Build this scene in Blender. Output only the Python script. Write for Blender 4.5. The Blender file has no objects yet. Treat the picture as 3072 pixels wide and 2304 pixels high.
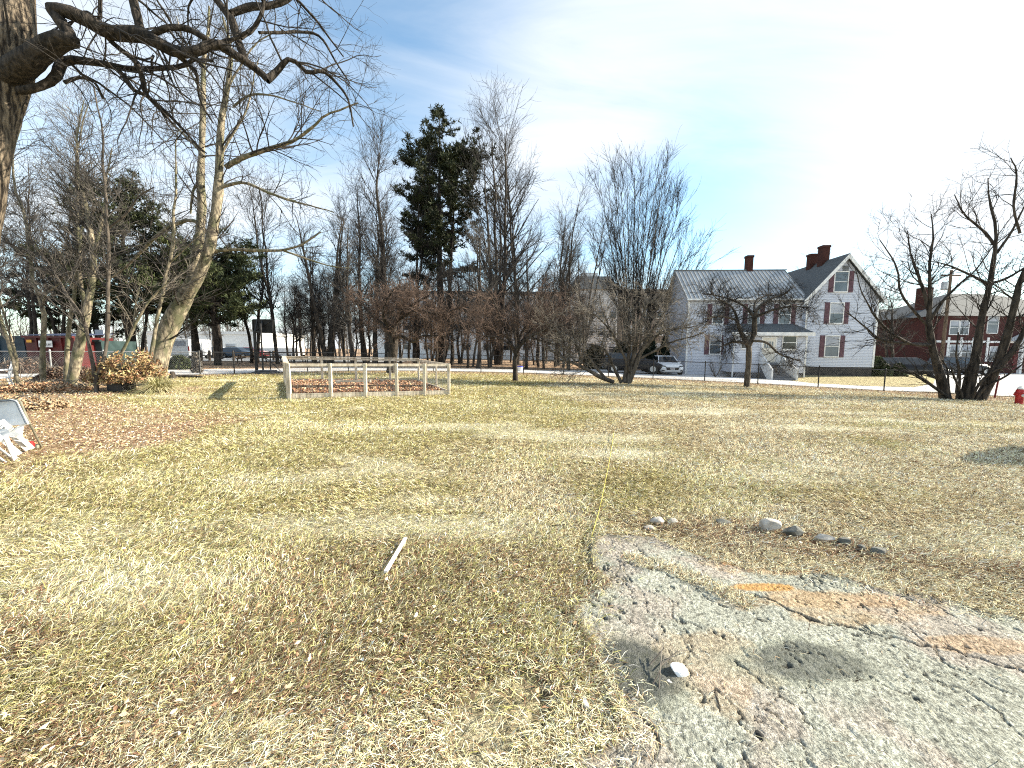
import bpy, math
import numpy as np
from mathutils import Matrix, Vector, Euler

sc = bpy.context.scene
COL = sc.collection
PI = math.pi
R = math.radians

# ------------------------------------------------------------------ camera
CAMZ = 1.6
camd = bpy.data.cameras.new('camera')
cam = bpy.data.objects.new('camera', camd)
COL.objects.link(cam)
camd.sensor_width = 36.0
camd.lens = 36.0 * 1150 / 3072
camd.clip_start = 0.05
camd.clip_end = 3000
CM = (Matrix.Rotation(R(90 - 5.07), 4, 'X') @ Matrix.Rotation(R(0.5), 4, 'Z'))
CM.translation = Vector((0, 0, CAMZ))
cam.matrix_world = CM
sc.camera = cam
CR = np.array(CM.to_3x3())

# ------------------------------------------------------------------ light
SUN_EL, SUN_AZ = 27.0, 80.0          # azimuth clockwise from the view direction (+Y)
sund = bpy.data.lights.new('sun', 'SUN')
sund.energy = 5.0
sund.angle = R(0.5)
sund.color = (1.0, 0.90, 0.73)
sun = bpy.data.objects.new('sun', sund)
COL.objects.link(sun)
sdir = Vector((math.sin(R(SUN_AZ)) * math.cos(R(SUN_EL)), math.cos(R(SUN_AZ)) * math.cos(R(SUN_EL)), math.sin(R(SUN_EL))))
sun.rotation_euler = sdir.to_track_quat('Z', 'Y').to_euler()
sun.location = sdir * 60

world = bpy.data.worlds.new("World")
sc.world = world
world.use_nodes = True
wn, wl = world.node_tree.nodes, world.node_tree.links
wn.clear()
wout = wn.new('ShaderNodeOutputWorld')
bg = wn.new('ShaderNodeBackground')
bg.inputs['Strength'].default_value = 0.060
sky = wn.new('ShaderNodeTexSky')
sky.sky_type = 'NISHITA'
sky.sun_disc = False
sky.sun_elevation = R(SUN_EL)
sky.sun_rotation = R(SUN_AZ)
sky.air_density = 1.0
sky.dust_density = 0.6
sky.ozone_density = 1.6

def wmath(op, a, b=None, c=None):
    n = wn.new('ShaderNodeMath'); n.operation = op
    for i, v in enumerate((a, b, c)):
        if v is None: continue
        if isinstance(v, (int, float)): n.inputs[i].default_value = v
        else: wl.new(v, n.inputs[i])
    return n.outputs[0]

tc = wn.new('ShaderNodeTexCoord')
sep = wn.new('ShaderNodeSeparateXYZ')
wl.new(tc.outputs['Generated'], sep.inputs[0])
zc = wmath('MAXIMUM', sep.outputs['Z'], 0.03)
zz = wmath('ADD', zc, 0.22)
u = wmath('DIVIDE', sep.outputs['X'], zz)
v = wmath('DIVIDE', sep.outputs['Y'], zz)
comb = wn.new('ShaderNodeCombineXYZ')
wl.new(u, comb.inputs[0]); wl.new(v, comb.inputs[1])
def wnoise(scale, detail, rough, dist, loc, rot, stretch):
    mp = wn.new('ShaderNodeMapping')
    mp.inputs['Location'].default_value = loc
    mp.inputs['Rotation'].default_value = (0, 0, R(rot))
    mp.inputs['Scale'].default_value = stretch
    wl.new(comb.outputs[0], mp.inputs[0])
    n = wn.new('ShaderNodeTexNoise')
    n.inputs['Scale'].default_value = scale
    n.inputs['Detail'].default_value = detail
    n.inputs['Roughness'].default_value = rough
    n.inputs['Distortion'].default_value = dist
    wl.new(mp.outputs[0], n.inputs[0])
    return n.outputs[0]
n1 = wnoise(0.75, 9, 0.52, 0.35, (3.1, 1.7, 0), -22, (0.55, 1.25, 1))
n2 = wnoise(2.6, 8, 0.6, 0.8, (0.4, 7.0, 0), -22, (0.45, 1.3, 1))
def lobe(px, py, sharp):
    d = CR @ np.array([(px - 1536) / 1150, (1152 - py) / 1150, -1.0]); d /= np.linalg.norm(d)
    dt = wn.new('ShaderNodeVectorMath'); dt.operation = 'DOT_PRODUCT'
    wl.new(tc.outputs['Generated'], dt.inputs[0]); dt.inputs[1].default_value = tuple(d)
    return wmath('POWER', wmath('MAXIMUM', dt.outputs['Value'], 0.0), sharp)
f = wmath('MULTIPLY_ADD', n2, 0.48, wmath('MULTIPLY', n1, 0.95))
f = wmath('MULTIPLY_ADD', lobe(2700, 230, 12), 0.20, f)
f = wmath('MULTIPLY_ADD', lobe(1900, 120, 34), 0.06, f)
f = wmath('MULTIPLY_ADD', lobe(750, 520, 30), 0.26, f)
f = wmath('MULTIPLY_ADD', lobe(1180, 60, 16), -0.34, f)
f = wmath('MULTIPLY_ADD', lobe(2150, 610, 40), -0.42, f)
f = wmath('MULTIPLY_ADD', lobe(1550, 300, 25), 0.20, f)
mr = wn.new('ShaderNodeMapRange'); mr.interpolation_type = 'SMOOTHSTEP'
mr.inputs['From Min'].default_value = 0.40; mr.inputs['From Max'].default_value = 1.02
wl.new(f, mr.inputs['Value'])
# thin haze towards the horizon
hz = wmath('POWER', wmath('SUBTRACT', 1.0, wmath('MINIMUM', zc, 1.0)), 5.0)
fac = wmath('MINIMUM', wmath('MULTIPLY_ADD', hz, 0.18, wmath('MULTIPLY', mr.outputs[0], 0.95)), 1.0)
mix = wn.new('ShaderNodeMix'); mix.data_type = 'RGBA'
hs = wn.new('ShaderNodeHueSaturation'); hs.inputs['Saturation'].default_value = 1.0; hs.inputs['Value'].default_value = 1.0
wl.new(sky.outputs[0], hs.inputs['Color'])
tint = wn.new('ShaderNodeMix'); tint.data_type = 'RGBA'; tint.blend_type = 'MULTIPLY'; tint.inputs['Factor'].default_value = 1.0
wl.new(hs.outputs[0], tint.inputs['A']); tint.inputs['B'].default_value = (1.75, 2.05, 1.95, 1)
wl.new(tint.outputs['Result'], mix.inputs['A'])
mix.inputs['B'].default_value = (6.9, 7.2, 7.5, 1)
wl.new(fac, mix.inputs['Factor'])
wl.new(mix.outputs['Result'], bg.inputs['Color'])
wl.new(bg.outputs[0], wout.inputs['Surface'])

sc.view_settings.view_transform = 'Standard'
sc.view_settings.look = 'None'
sc.view_settings.exposure = 1.42
sc.view_settings.gamma = 1.0
sc.cycles.use_denoising = False
sc.cycles.max_bounces = 5
sc.cycles.diffuse_bounces = 2
sc.cycles.glossy_bounces = 2
sc.cycles.transparent_max_bounces = 6
sc.cycles.filter_width = 1.1

# ------------------------------------------------------------------ terrain and pixel helpers
def sstep(a, b, x):
    t = np.clip((np.asarray(x, float) - a) / (b - a), 0, 1); return t * t * (3 - 2 * t)
def ground(x, y):
    x = np.asarray(x, float); y = np.asarray(y, float)
    xc = np.clip(x, -17, 21)
    far = .024 - .01656 * xc - .0004 * xc * xc
    return far * sstep(3, 19, y) + 0.9 * sstep(90, 400, y)
def ray(px, py):
    return CR @ np.array([(px - 1536) / 1150, (1152 - py) / 1150, -1.0])
def PT(px, py, Y):
    d = ray(px, py); return np.array([0, 0, CAMZ]) + d * (Y / d[1])
def HIT(px, py, dz=0.0):
    d = ray(px, py); z = 0.0
    for _ in range(12):
        t = (z + dz - CAMZ) / d[2]; p = np.array([0, 0, CAMZ]) + d * t; z = float(ground(p[0], p[1]))
    return p
def GX(px, Y, py=1060):          # ground point below the column px at depth Y
    p = PT(px, py, Y); return np.array([p[0], p[1], float(ground(p[0], p[1]))])

def hash2(ix, iy, seed):
    h = (ix.astype(np.int64) * 374761393 + iy.astype(np.int64) * 668265263 + seed * 1442695041) & 0xffffffff
    h = ((h ^ (h >> 13)) * 1274126177) & 0xffffffff
    return ((h ^ (h >> 16)) & 0xffff) / 65535.0
def vn(x, y, s, seed=0):
    x = np.asarray(x, float) * s; y = np.asarray(y, float) * s
    ix = np.floor(x); iy = np.floor(y); fx = x - ix; fy = y - iy
    fx = fx * fx * (3 - 2 * fx); fy = fy * fy * (3 - 2 * fy)
    a = hash2(ix, iy, seed); b = hash2(ix + 1, iy, seed); c = hash2(ix, iy + 1, seed); d = hash2(ix + 1, iy + 1, seed)
    return (a * (1 - fx) + b * fx) * (1 - fy) + (c * (1 - fx) + d * fx) * fy
def fbm(x, y, s, o=4, seed=0):
    t = 0; w = 0; a = 1
    for i in range(o):
        t = t + a * vn(x, y, s, seed + i * 7); w += a; a *= .55; s *= 2.03
    return t / w

# ------------------------------------------------------------------ materials
def mat(name, c1, c2=None, scale=8, rough=.8, bump=0.0, stretch=(1, 1, 1), metal=0.0, coord='Object', lo=.35, hi=.65, detail=6, spec=.3, c3=None, s3=2.0, attr=None, bdist=.02, trans=0.0):
    m = bpy.data.materials.new(name); m.use_nodes = True
    n, l = m.node_tree.nodes, m.node_tree.links
    b = n['Principled BSDF']
    b.inputs['Roughness'].default_value = rough
    b.inputs['Metallic'].default_value = metal
    b.inputs['Specular IOR Level'].default_value = spec
    t = n.new('ShaderNodeTexCoord'); mp = n.new('ShaderNodeMapping'); mp.inputs['Scale'].default_value = stretch
    l.new(t.outputs[coord], mp.inputs[0])
    nz = n.new('ShaderNodeTexNoise'); nz.inputs['Scale'].default_value = scale; nz.inputs['Detail'].default_value = detail
    l.new(mp.outputs[0], nz.inputs[0])
    r = n.new('ShaderNodeValToRGB')
    r.color_ramp.elements[0].position = lo; r.color_ramp.elements[1].position = hi
    r.color_ramp.elements[0].color = (*c1, 1); r.color_ramp.elements[1].color = (*(c2 or c1), 1)
    l.new(nz.outputs[0], r.inputs[0])
    out = r.outputs[0]
    if c3:
        n3 = n.new('ShaderNodeTexNoise'); n3.inputs['Scale'].default_value = s3; n3.inputs['Detail'].default_value = 4
        l.new(mp.outputs[0], n3.inputs[0])
        r3 = n.new('ShaderNodeValToRGB'); r3.color_ramp.elements[0].position = .45; r3.color_ramp.elements[1].position = .62
        l.new(n3.outputs[0], r3.inputs[0])
        mx = n.new('ShaderNodeMix'); mx.data_type = 'RGBA'
        l.new(r3.outputs[0], mx.inputs['Factor']); l.new(out, mx.inputs['A']); mx.inputs['B'].default_value = (*c3, 1)
        out = mx.outputs['Result']
    if attr:
        at = n.new('ShaderNodeAttribute'); at.attribute_name = attr
        mx = n.new('ShaderNodeMix'); mx.data_type = 'RGBA'; mx.blend_type = 'MULTIPLY'; mx.inputs['Factor'].default_value = 1
        l.new(at.outputs['Color'], mx.inputs['A']); l.new(out, mx.inputs['B']); out = mx.outputs['Result']
    l.new(out, b.inputs['Base Color'])
    if bump:
        bp = n.new('ShaderNodeBump'); bp.inputs['Strength'].default_value = bump; bp.inputs['Distance'].default_value = bdist
        l.new(nz.outputs[0], bp.inputs['Height']); l.new(bp.outputs[0], b.inputs['Normal'])
    if trans:
        b.inputs['Transmission Weight'].default_value = trans
    return m

M = {}
M['bark_dark'] = mat('dark_furrowed_bark', (.010, .008, .007), (.075, .062, .050), 9, .9, 1.0, (1, 1, .22), bdist=.05)
M['bark_limb'] = mat('shaded_limb_bark', (.006, .005, .004), (.055, .045, .036), 22, .9, 1.0, (1, 1, .3), bdist=.05)  # shade on the limbs put into the colour, near-black beside the sunlit trunk's bark
M['bark_big'] = mat('deep_furrowed_bark', (.020, .015, .011), (.20, .16, .115), 26, .9, 1.0, (1, 1, .16), bdist=.09, lo=.40, hi=.60)
M['bark_pale'] = mat('pale_smooth_bark', (.06, .05, .038), (.36, .31, .22), 12, .85, .8, (1, 1, .4), c3=(.12, .12, .07), s3=4)
M['bark_mid'] = mat('grey_brown_bark', (.03, .025, .02), (.13, .11, .09), 10, .9, .8, (1, 1, .25))
M['twig_dark'] = mat('dark_twig', (.012, .011, .010), (.050, .044, .040), 5, .85)
M['twig_grey'] = mat('grey_twig', (.025, .023, .022), (.105, .095, .085), 4, .85)
M['twig_red'] = mat('reddish_twig', (.035, .025, .020), (.17, .115, .088), 3, .85)
M['twig_pale'] = mat('pale_twig', (.06, .052, .045), (.26, .23, .19), 4, .85)
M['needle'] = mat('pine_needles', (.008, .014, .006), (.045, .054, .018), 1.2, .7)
M['needle_pale'] = mat('pale_green_foliage', (.016, .025, .010), (.075, .090, .032), 1.0, .7)  # paler green of its own, shared by some pines, rhododendrons and bushes
M['evergreen_dark'] = mat('dense_evergreen', (.006, .010, .006), (.022, .032, .016), 3, .8)
M['galv'] = mat('galvanised_steel', (.30, .31, .32), (.48, .49, .50), 6, .4, metal=.6)
M['blackmetal'] = mat('black_coated_metal', (.012, .012, .013), (.03, .03, .032), 6, .45)
M['white'] = mat('white_painted_wood', (.62, .62, .61), (.80, .80, .79), 5, .6, bump=.1)
M['weathered'] = mat('weathered_pale_lumber', (.42, .35, .26), (.74, .66, .54), 9, .8, .4, (1, 1, .3))
M['weathered_dark'] = mat('weathered_brown_lumber', (.07, .05, .035), (.17, .12, .08), 8, .85, .4, (1, 1, .3))
M['glass'] = mat('window_glass', (.05, .07, .09), (.12, .15, .18), .8, .08, spec=.8)
M['glassdark'] = mat('dark_glass', (.012, .014, .017), (.03, .035, .04), .8, .06, spec=.8)
M['shingle'] = mat('asphalt_shingle', (.06, .065, .07), (.13, .14, .145), 12, .9, .4)
M['brick'] = mat('red_brick', (.045, .016, .015), (.09, .032, .028), 22, .9, .3)
M['brickch'] = mat('chimney_brick', (.035, .013, .010), (.08, .028, .020), 16, .9, .4)
M['rubber'] = mat('tyre_rubber', (.01, .01, .01), (.022, .022, .022), 9, .8)
M['concrete'] = mat('pale_concrete', (.44, .43, .41), (.60, .59, .56), 6, .9, .2, c3=(.38, .37, .35), s3=.6)
M['road'] = mat('sun_bleached_asphalt', (.50, .49, .48), (.66, .65, .63), 30, .9, .3, c3=(.42, .42, .42), s3=.12)
M['bin_red'] = mat('red_dumpster_steel', (.07, .006, .007), (.11, .011, .011), 3, .55, c3=(.06, .010, .010), s3=1.5)
M['bin_blue'] = mat('dark_teal_steel', (.008, .022, .038), (.016, .04, .06), 3, .55)
M['bin_green'] = mat('dark_green_steel', (.012, .028, .028), (.03, .055, .055), 3, .55)
M['soil'] = mat('garden_soil', (.05, .028, .018), (.17, .09, .055), 14, 1, 1.0, bdist=.06)
M['stone'] = mat('pale_field_stone', (.32, .29, .25), (.62, .58, .52), 9, .9, .6)
M['stone_dark'] = mat('dark_field_stone', (.06, .065, .06), (.20, .20, .18), 9, .9, .6)

def siding(name, c1, c2, pitch):
    m = bpy.data.materials.new(name); m.use_nodes = True
    n, l = m.node_tree.nodes, m.node_tree.links; b = n['Principled BSDF']; b.inputs['Roughness'].default_value = .6
    t = n.new('ShaderNodeTexCoord'); s = n.new('ShaderNodeSeparateXYZ'); l.new(t.outputs['Object'], s.inputs[0])
    a = n.new('ShaderNodeMath'); a.operation = 'DIVIDE'; l.new(s.outputs['Z'], a.inputs[0]); a.inputs[1].default_value = pitch
    fr = n.new('ShaderNodeMath'); fr.operation = 'FRACT'; l.new(a.outputs[0], fr.inputs[0])
    nz = n.new('ShaderNodeTexNoise'); nz.inputs['Scale'].default_value = .7; nz.inputs['Detail'].default_value = 5; l.new(t.outputs['Object'], nz.inputs[0])
    mx = n.new('ShaderNodeMix'); mx.data_type = 'RGBA'; l.new(nz.outputs[0], mx.inputs['Factor'])
    mx.inputs['A'].default_value = (*c1, 1); mx.inputs['B'].default_value = (*c2, 1)
    # the dark joint under each board's lip
    r = n.new('ShaderNodeValToRGB'); r.color_ramp.elements[0].position = 0; r.color_ramp.elements[0].color = (.35, .35, .37, 1)
    r.color_ramp.elements[1].position = .16; r.color_ramp.elements[1].color = (1, 1, 1, 1)
    l.new(fr.outputs[0], r.inputs[0])
    m2 = n.new('ShaderNodeMix'); m2.data_type = 'RGBA'; m2.blend_type = 'MULTIPLY'; m2.inputs['Factor'].default_value = 1
    l.new(mx.outputs['Result'], m2.inputs['A']); l.new(r.outputs[0], m2.inputs['B'])
    l.new(m2.outputs['Result'], b.inputs['Base Color'])
    inv = n.new('ShaderNodeMath'); inv.operation = 'SUBTRACT'; inv.inputs[0].default_value = 1; l.new(fr.outputs[0], inv.inputs[1])
    bp = n.new('ShaderNodeBump'); bp.inputs['Strength'].default_value = .9; bp.inputs['Distance'].default_value = .03
    l.new(inv.outputs[0], bp.inputs['Height']); l.new(bp.outputs[0], b.inputs['Normal'])
    return m
M['siding'] = siding('white_vinyl_siding', (.52, .54, .60), (.60, .62, .68), .125)
M['siding_far'] = siding('cream_siding', (.66, .64, .60), (.74, .72, .68), .25)

# ------------------------------------------------------------------ object helpers
def tag(o, label=None, cat=None, group=None, kind=None):
    if label: o['label'] = label
    if cat: o['category'] = cat
    if group: o['group'] = group
    if kind: o['kind'] = kind
    return o
def thing(name, label, cat, loc=(0, 0, 0), rz=0, group=None):
    o = bpy.data.objects.new(name, None); COL.objects.link(o)
    o.empty_display_size = .2
    o.location = [float(c) for c in loc]; o.rotation_euler = (0, 0, rz)
    return tag(o, label, cat, group)
def link(name, me, parent=None, loc=(0, 0, 0)):
    o = bpy.data.objects.new(name, me); COL.objects.link(o)
    if parent: o.parent = parent
    o.location = [float(c) for c in loc]
    return o
def npmesh(name, V, F, mats, smooth=False, fm=None, col=None):
    """V (n,3); F list of (m,k) face index arrays."""
    me = bpy.data.meshes.new(name)
    V = np.ascontiguousarray(V, dtype=np.float32)
    F = [f for f in (F if isinstance(F, list) else [F]) if len(f)]
    me.vertices.add(len(V)); me.vertices.foreach_set('co', V.ravel())
    li = np.concatenate([f.ravel() for f in F]).astype(np.int32)
    sz = np.concatenate([np.full(len(f), f.shape[1]) for f in F]).astype(np.int32)
    st = np.concatenate([[0], np.cumsum(sz)[:-1]]).astype(np.int32)
    me.loops.add(len(li)); me.loops.foreach_set('vertex_index', li)
    me.polygons.add(len(sz)); me.polygons.foreach_set('loop_start', st)
    if smooth: me.polygons.foreach_set('use_smooth', np.ones(len(sz), bool))
    if fm is not None: me.polygons.foreach_set('material_index', fm.astype(np.int32))
    me.update(calc_edges=True)
    if col is not None:
        a = me.color_attributes.new('col', 'FLOAT_COLOR', 'POINT')
        c = np.ones((len(V), 4), np.float32); c[:, :3] = col
        a.data.foreach_set('color', c.ravel())
    for m in (mats if isinstance(mats, (list, tuple)) else [mats]): me.materials.append(m)
    return me

class MB:
    def __init__(s): s.v = []; s.f = []; s.mi = []; s.m = 0
    def add(s, vs, fs):
        b = len(s.v); s.v += [tuple(map(float, v)) for v in vs]
        for f in fs: s.f.append(tuple(b + i for i in f)); s.mi.append(s.m)
        return s
    def box(s, x0, x1, y0, y1, z0, z1):
        vs = [(x, y, z) for z in (z0, z1) for y in (y0, y1) for x in (x0, x1)]
        return s.add(vs, [(0, 2, 3, 1), (4, 5, 7, 6), (0, 1, 5, 4), (2, 6, 7, 3), (0, 4, 6, 2), (1, 3, 7, 5)])
    def bar(s, a, b, w, h, up=(0, 0, 1)):
        a = Vector(a); b = Vector(b); d = (b - a).normalized(); up = Vector(up)
        if abs(d.dot(up)) > .95: up = Vector((0, 1, 0))
        r = d.cross(up).normalized(); u2 = r.cross(d)
        vs = [p + r * (i * w / 2) + u2 * (j * h / 2) for p in (a, b) for i, j in ((-1, -1), (1, -1), (1, 1), (-1, 1))]
        return s.add(vs, [(0, 1, 2, 3), (7, 6, 5, 4), (0, 4, 5, 1), (1, 5, 6, 2), (2, 6, 7, 3), (3, 7, 4, 0)])
    def tube(s, pts, r, k=8, cap=True):
        P = [Vector([float(c) for c in p]) for p in pts]; n = len(P); rr = r if isinstance(r, (list, tuple)) else [r] * n
        vs = []; ref = None
        for i in range(n):
            d = (P[min(i + 1, n - 1)] - P[max(i - 1, 0)]).normalized()
            if ref is None: ref = d.orthogonal().normalized()
            ref = (ref - d * ref.dot(d)).normalized(); q = d.cross(ref)
            for j in range(k):
                a = 2 * PI * j / k; vs.append(P[i] + (ref * math.cos(a) + q * math.sin(a)) * rr[i])
        fs = [(i * k + j, i * k + (j + 1) % k, (i + 1) * k + (j + 1) % k, (i + 1) * k + j) for i in range(n - 1) for j in range(k)]
        if cap: fs += [tuple(range(k))[::-1], tuple((n - 1) * k + j for j in range(k))]
        return s.add(vs, fs)
    def lathe(s, prof, c=(0, 0, 0), k=16):
        vs = [(c[0] + r * math.cos(2 * PI * j / k), c[1] + r * math.sin(2 * PI * j / k), c[2] + z) for r, z in prof for j in range(k)]
        n = len(prof)
        fs = [(i * k + j, i * k + (j + 1) % k, (i + 1) * k + (j + 1) % k, (i + 1) * k + j) for i in range(n - 1) for j in range(k)]
        fs += [tuple(range(k))[::-1], tuple((n - 1) * k + j for j in range(k))]
        return s.add(vs, fs)
    def prism(s, poly, ax, a, b):
        """poly of 2-d points extruded along axis ax from a to b"""
        n = len(poly)
        def mk(p, t): return {'x': (t, p[0], p[1]), 'y': (p[0], t, p[1]), 'z': (p[0], p[1], t)}[ax]
        vs = [mk(p, a) for p in poly] + [mk(p, b) for p in poly]
        fs = [tuple(range(n)), tuple(range(2 * n - 1, n - 1, -1))] + [(i, n + i, n + (i + 1) % n, (i + 1) % n) for i in range(n)]
        return s.add(vs, fs)
    def build(s, name, mats, parent=None, loc=(0, 0, 0), smooth=False, bevel=0):
        import bmesh
        me = bpy.data.meshes.new(name); me.from_pydata(s.v, [], s.f)
        for m in (mats if isinstance(mats, (list, tuple)) else [mats]): me.materials.append(m)
        me.polygons.foreach_set('material_index', s.mi)
        bm = bmesh.new(); bm.from_mesh(me); bmesh.ops.recalc_face_normals(bm, faces=bm.faces)
        if bevel: bmesh.ops.bevel(bm, geom=bm.edges[:], offset=bevel, segments=2, affect='EDGES', profile=.5)
        bm.to_mesh(me); bm.free()
        if smooth: me.polygons.foreach_set('use_smooth', [True] * len(me.polygons))
        return link(name, me, parent, loc)

# ------------------------------------------------------------------ branch growth
def resample(P, Rr, m):
    P = np.asarray(P, float); Rr = np.asarray(Rr, float)
    # Catmull-Rom through the points, then even spacing
    if len(P) > 2:
        Q = np.vstack([2 * P[0] - P[1], P, 2 * P[-1] - P[-2]]); out = []; ro = []
        for i in range(len(P) - 1):
            p0, p1, p2, p3 = Q[i:i + 4]
            for t in np.linspace(0, 1, 6, endpoint=False):
                out.append(.5 * ((2 * p1) + (-p0 + p2) * t + (2 * p0 - 5 * p1 + 4 * p2 - p3) * t * t + (-p0 + 3 * p1 - 3 * p2 + p3) * t ** 3))
                ro.append(Rr[i] * (1 - t) + Rr[i + 1] * t)
        out.append(P[-1]); ro.append(Rr[-1]); P = np.array(out); Rr = np.array(ro)
    d = np.concatenate([[0], np.cumsum(np.linalg.norm(np.diff(P, axis=0), axis=1))])
    t = np.linspace(0, d[-1], m + 1)
    return np.stack([np.interp(t, d, P[:, i]) for i in range(3)], 1), np.interp(t, d, Rr)
RS = .70
def trace(pts, m=14):
    """pts: (px, py, Y, r_px)"""
    P = [PT(a, b, Y) for a, b, Y, r in pts]; Rr = [RS * r / 1150 * Y for a, b, Y, r in pts]
    return resample(P, Rr, m)
def norm(v): return v / np.maximum(np.linalg.norm(v, axis=-1, keepdims=True), 1e-9)
def children(rng, P, Rr, total, ang, L, t0=.15, t1=1.0, seg=5, wander=.12, up=0.0, ratio=.6, tip=.25, rmin=.003, shape=.5, lenw=1.0, flat=0.0, rpow=1.0):
    N, m1, _ = P.shape
    plen = np.linalg.norm(np.diff(P, axis=1), axis=2).sum(1)
    w = plen ** lenw; w = w / w.sum()
    idx = rng.choice(N, total, p=w)
    t = t0 + (t1 - t0) * rng.random(total)
    ft = t * (m1 - 1); i0 = np.minimum(ft.astype(int), m1 - 2); fr = (ft - i0)[:, None]
    p = P[idx, i0] * (1 - fr) + P[idx, i0 + 1] * fr
    r0 = Rr[idx, i0] * (1 - fr[:, 0]) + Rr[idx, i0 + 1] * fr[:, 0]
    T = norm(P[idx, i0 + 1] - P[idx, i0])
    rv = rng.normal(size=(total, 3)); rv[:, 2] *= (1 - flat)
    Nn = norm(rv - (rv * T).sum(1, keepdims=True) * T)
    a = np.radians(ang[0] + (ang[1] - ang[0]) * rng.random(total))[:, None]
    d = norm(T * np.cos(a) + Nn * np.sin(a))
    ln = (L[0] + (L[1] - L[0]) * rng.random(total)) * (1 - shape * t)
    rad = np.maximum(np.minimum(np.minimum(r0 * .9, r0 ** rpow * ratio), ln * .0125 + rmin * .5), rmin)
    out = np.zeros((total, seg + 1, 3)); out[:, 0] = p
    for s in range(seg):
        d = norm(d + rng.normal(size=d.shape) * wander + np.array([0, 0, up]))
        out[:, s + 1] = out[:, s] + d * (ln / seg)[:, None]
    rr = rad[:, None] * np.linspace(1, tip, seg + 1)[None, :]
    return out, np.maximum(rr, rmin * .6)
def tubes(P, Rr, k):
    N, m1, _ = P.shape
    T = np.zeros_like(P); T[:, 1:-1] = P[:, 2:] - P[:, :-2]; T[:, 0] = P[:, 1] - P[:, 0]; T[:, -1] = P[:, -1] - P[:, -2]
    T = norm(T)
    ref = np.cross(T[:, :1].repeat(m1, 1), np.array([.31, .77, .55]))
    U = norm(ref - (ref * T).sum(2, keepdims=True) * T); W = np.cross(T, U)
    a = np.arange(k) * 2 * PI / k
    V = P[:, :, None] + Rr[:, :, None, None] * (np.cos(a)[None, None, :, None] * U[:, :, None] + np.sin(a)[None, None, :, None] * W[:, :, None])
    base = np.arange(N)[:, None, None] * (m1 * k) + np.arange(m1 - 1)[None, :, None] * k
    j = np.arange(k)[None, None, :]; j2 = (j + 1) % k
    F = np.stack([base + j, base + j2, base + k + j2, base + k + j], -1).reshape(-1, 4)
    return V.reshape(-1, 3), F
def tubemesh(name, sets, mats, origin, smooth=True):
    Vs = []; Fs = []; b = 0
    for P, Rr, k in sets:
        V, F = tubes(P, Rr, k); Vs.append(V); Fs.append(F + b); b += len(V)
    return npmesh(name, np.concatenate(Vs) - np.asarray(origin, float), [np.concatenate(Fs)], mats, smooth)
def knobble(rng, P, Rr, amt):
    Rr = Rr * (1 + amt * rng.normal(size=Rr.shape)); return P, Rr
def st(*lists):
    return np.stack([a[0] for a in lists]), np.stack([a[1] for a in lists])
def leafquads(rng, C, size, flatness=.5, fold=.3, aspect=.6):
    """leaf-like folded quads at the centres C"""
    n = len(C); s = (size[0] + (size[1] - size[0]) * rng.random(n))[:, None]
    a = rng.normal(size=(n, 3)); a[:, 2] *= (1 - flatness); a = norm(a)
    b = rng.normal(size=(n, 3)); b[:, 2] *= (1 - flatness); b = norm(b - (b * a).sum(1, keepdims=True) * a)
    c = np.cross(a, b)
    V = np.stack([C - a * s, C + b * s * aspect + c * s * fold, C + a * s * 1.05 + c * s * fold * rng.normal(size=(n, 1)) * .6, C - b * s * aspect + c * s * fold], 1)
    i = np.arange(n)[:, None] * 4
    F = np.concatenate([i + np.array([[0, 1, 2]]), i + np.array([[0, 2, 3]])])
    return V.reshape(-1, 3), F

# ================================================================== SETTING: ground, roads
def zone(x, y):
    """0..1 weights: green turf, leaf litter, pale worn straw, reddish litter"""
    n = fbm(x, y, .45, 4, 3); n2 = fbm(x, y, 1.3, 3, 11)
    green = .85 * sstep(.36, .70, n + .20 * sstep(-1, 3, -x + 2) - .24 * sstep(0, 5, x) + .22 * sstep(6, 10, y) * sstep(5, -3, x) - .24 * sstep(4.2, 2.2, y))
    # leaf litter: left margin, along the fence, under the shrub, grove floor
    px = x / np.maximum(y, .5)
    edge = -.90 - .16 * sstep(9, 3.5, y) * 1.4
    leaf = sstep(.16, -.10, px - edge + (n - .5) * .9) * sstep(3.6, 5.6, y)
    fl = np.interp(x, FX, FY)
    leaf = np.maximum(leaf, sstep(-2.6, -1.0, y - fl + (n2 - .5) * 2.5) * .75)
    leaf = np.maximum(leaf, sstep(fl * 0 + 0, 3, y - fl - 3.6))
    leaf = np.maximum(leaf, sstep(2.2, 1.0, np.hypot((x - 21.6) / 1.6, (y - 18.1) / .8) + n2))
    pale = sstep(.56, .74, fbm(x * .6, y * 1.6, .8, 4, 31)) * .8
    for cx, cy, rx, ry in ((1.6, 5.9, .8, .25), (-1.0, 3.35, 1.3, .22), (-2.9, 2.45, 1.0, .25), (-.35, 1.15, .5, .14), (6.9, 8.2, 1.6, .3), (4.2, 10.2, 2.5, .4), (10.5, 9.0, 1.5, .3)):
        pale = np.maximum(pale, sstep(1.5, .4, np.hypot((x - cx) / rx, (y - cy) / ry) + (n2 - .5)))
    red = sstep(1.4, .5, np.hypot((x + .55) / 1.15, (y - 2.55) / .55) + (n2 - .5) * 1.6) * .9
    red = np.maximum(red, sstep(.52, .7, fbm(x, y, 1.1, 4, 77)) * sstep(3.6, 2.4, y) * sstep(.8, -.3, x))
    red = np.maximum(red, sstep(1.3, .6, np.hypot((x - 2.3) / 1.5, (y - 3.15 + .28 * (x - 2.3)) / .28) + (n2 - .5) * 1.2) * .8)
    return green, np.clip(leaf, 0, 1), pale, red

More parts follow.
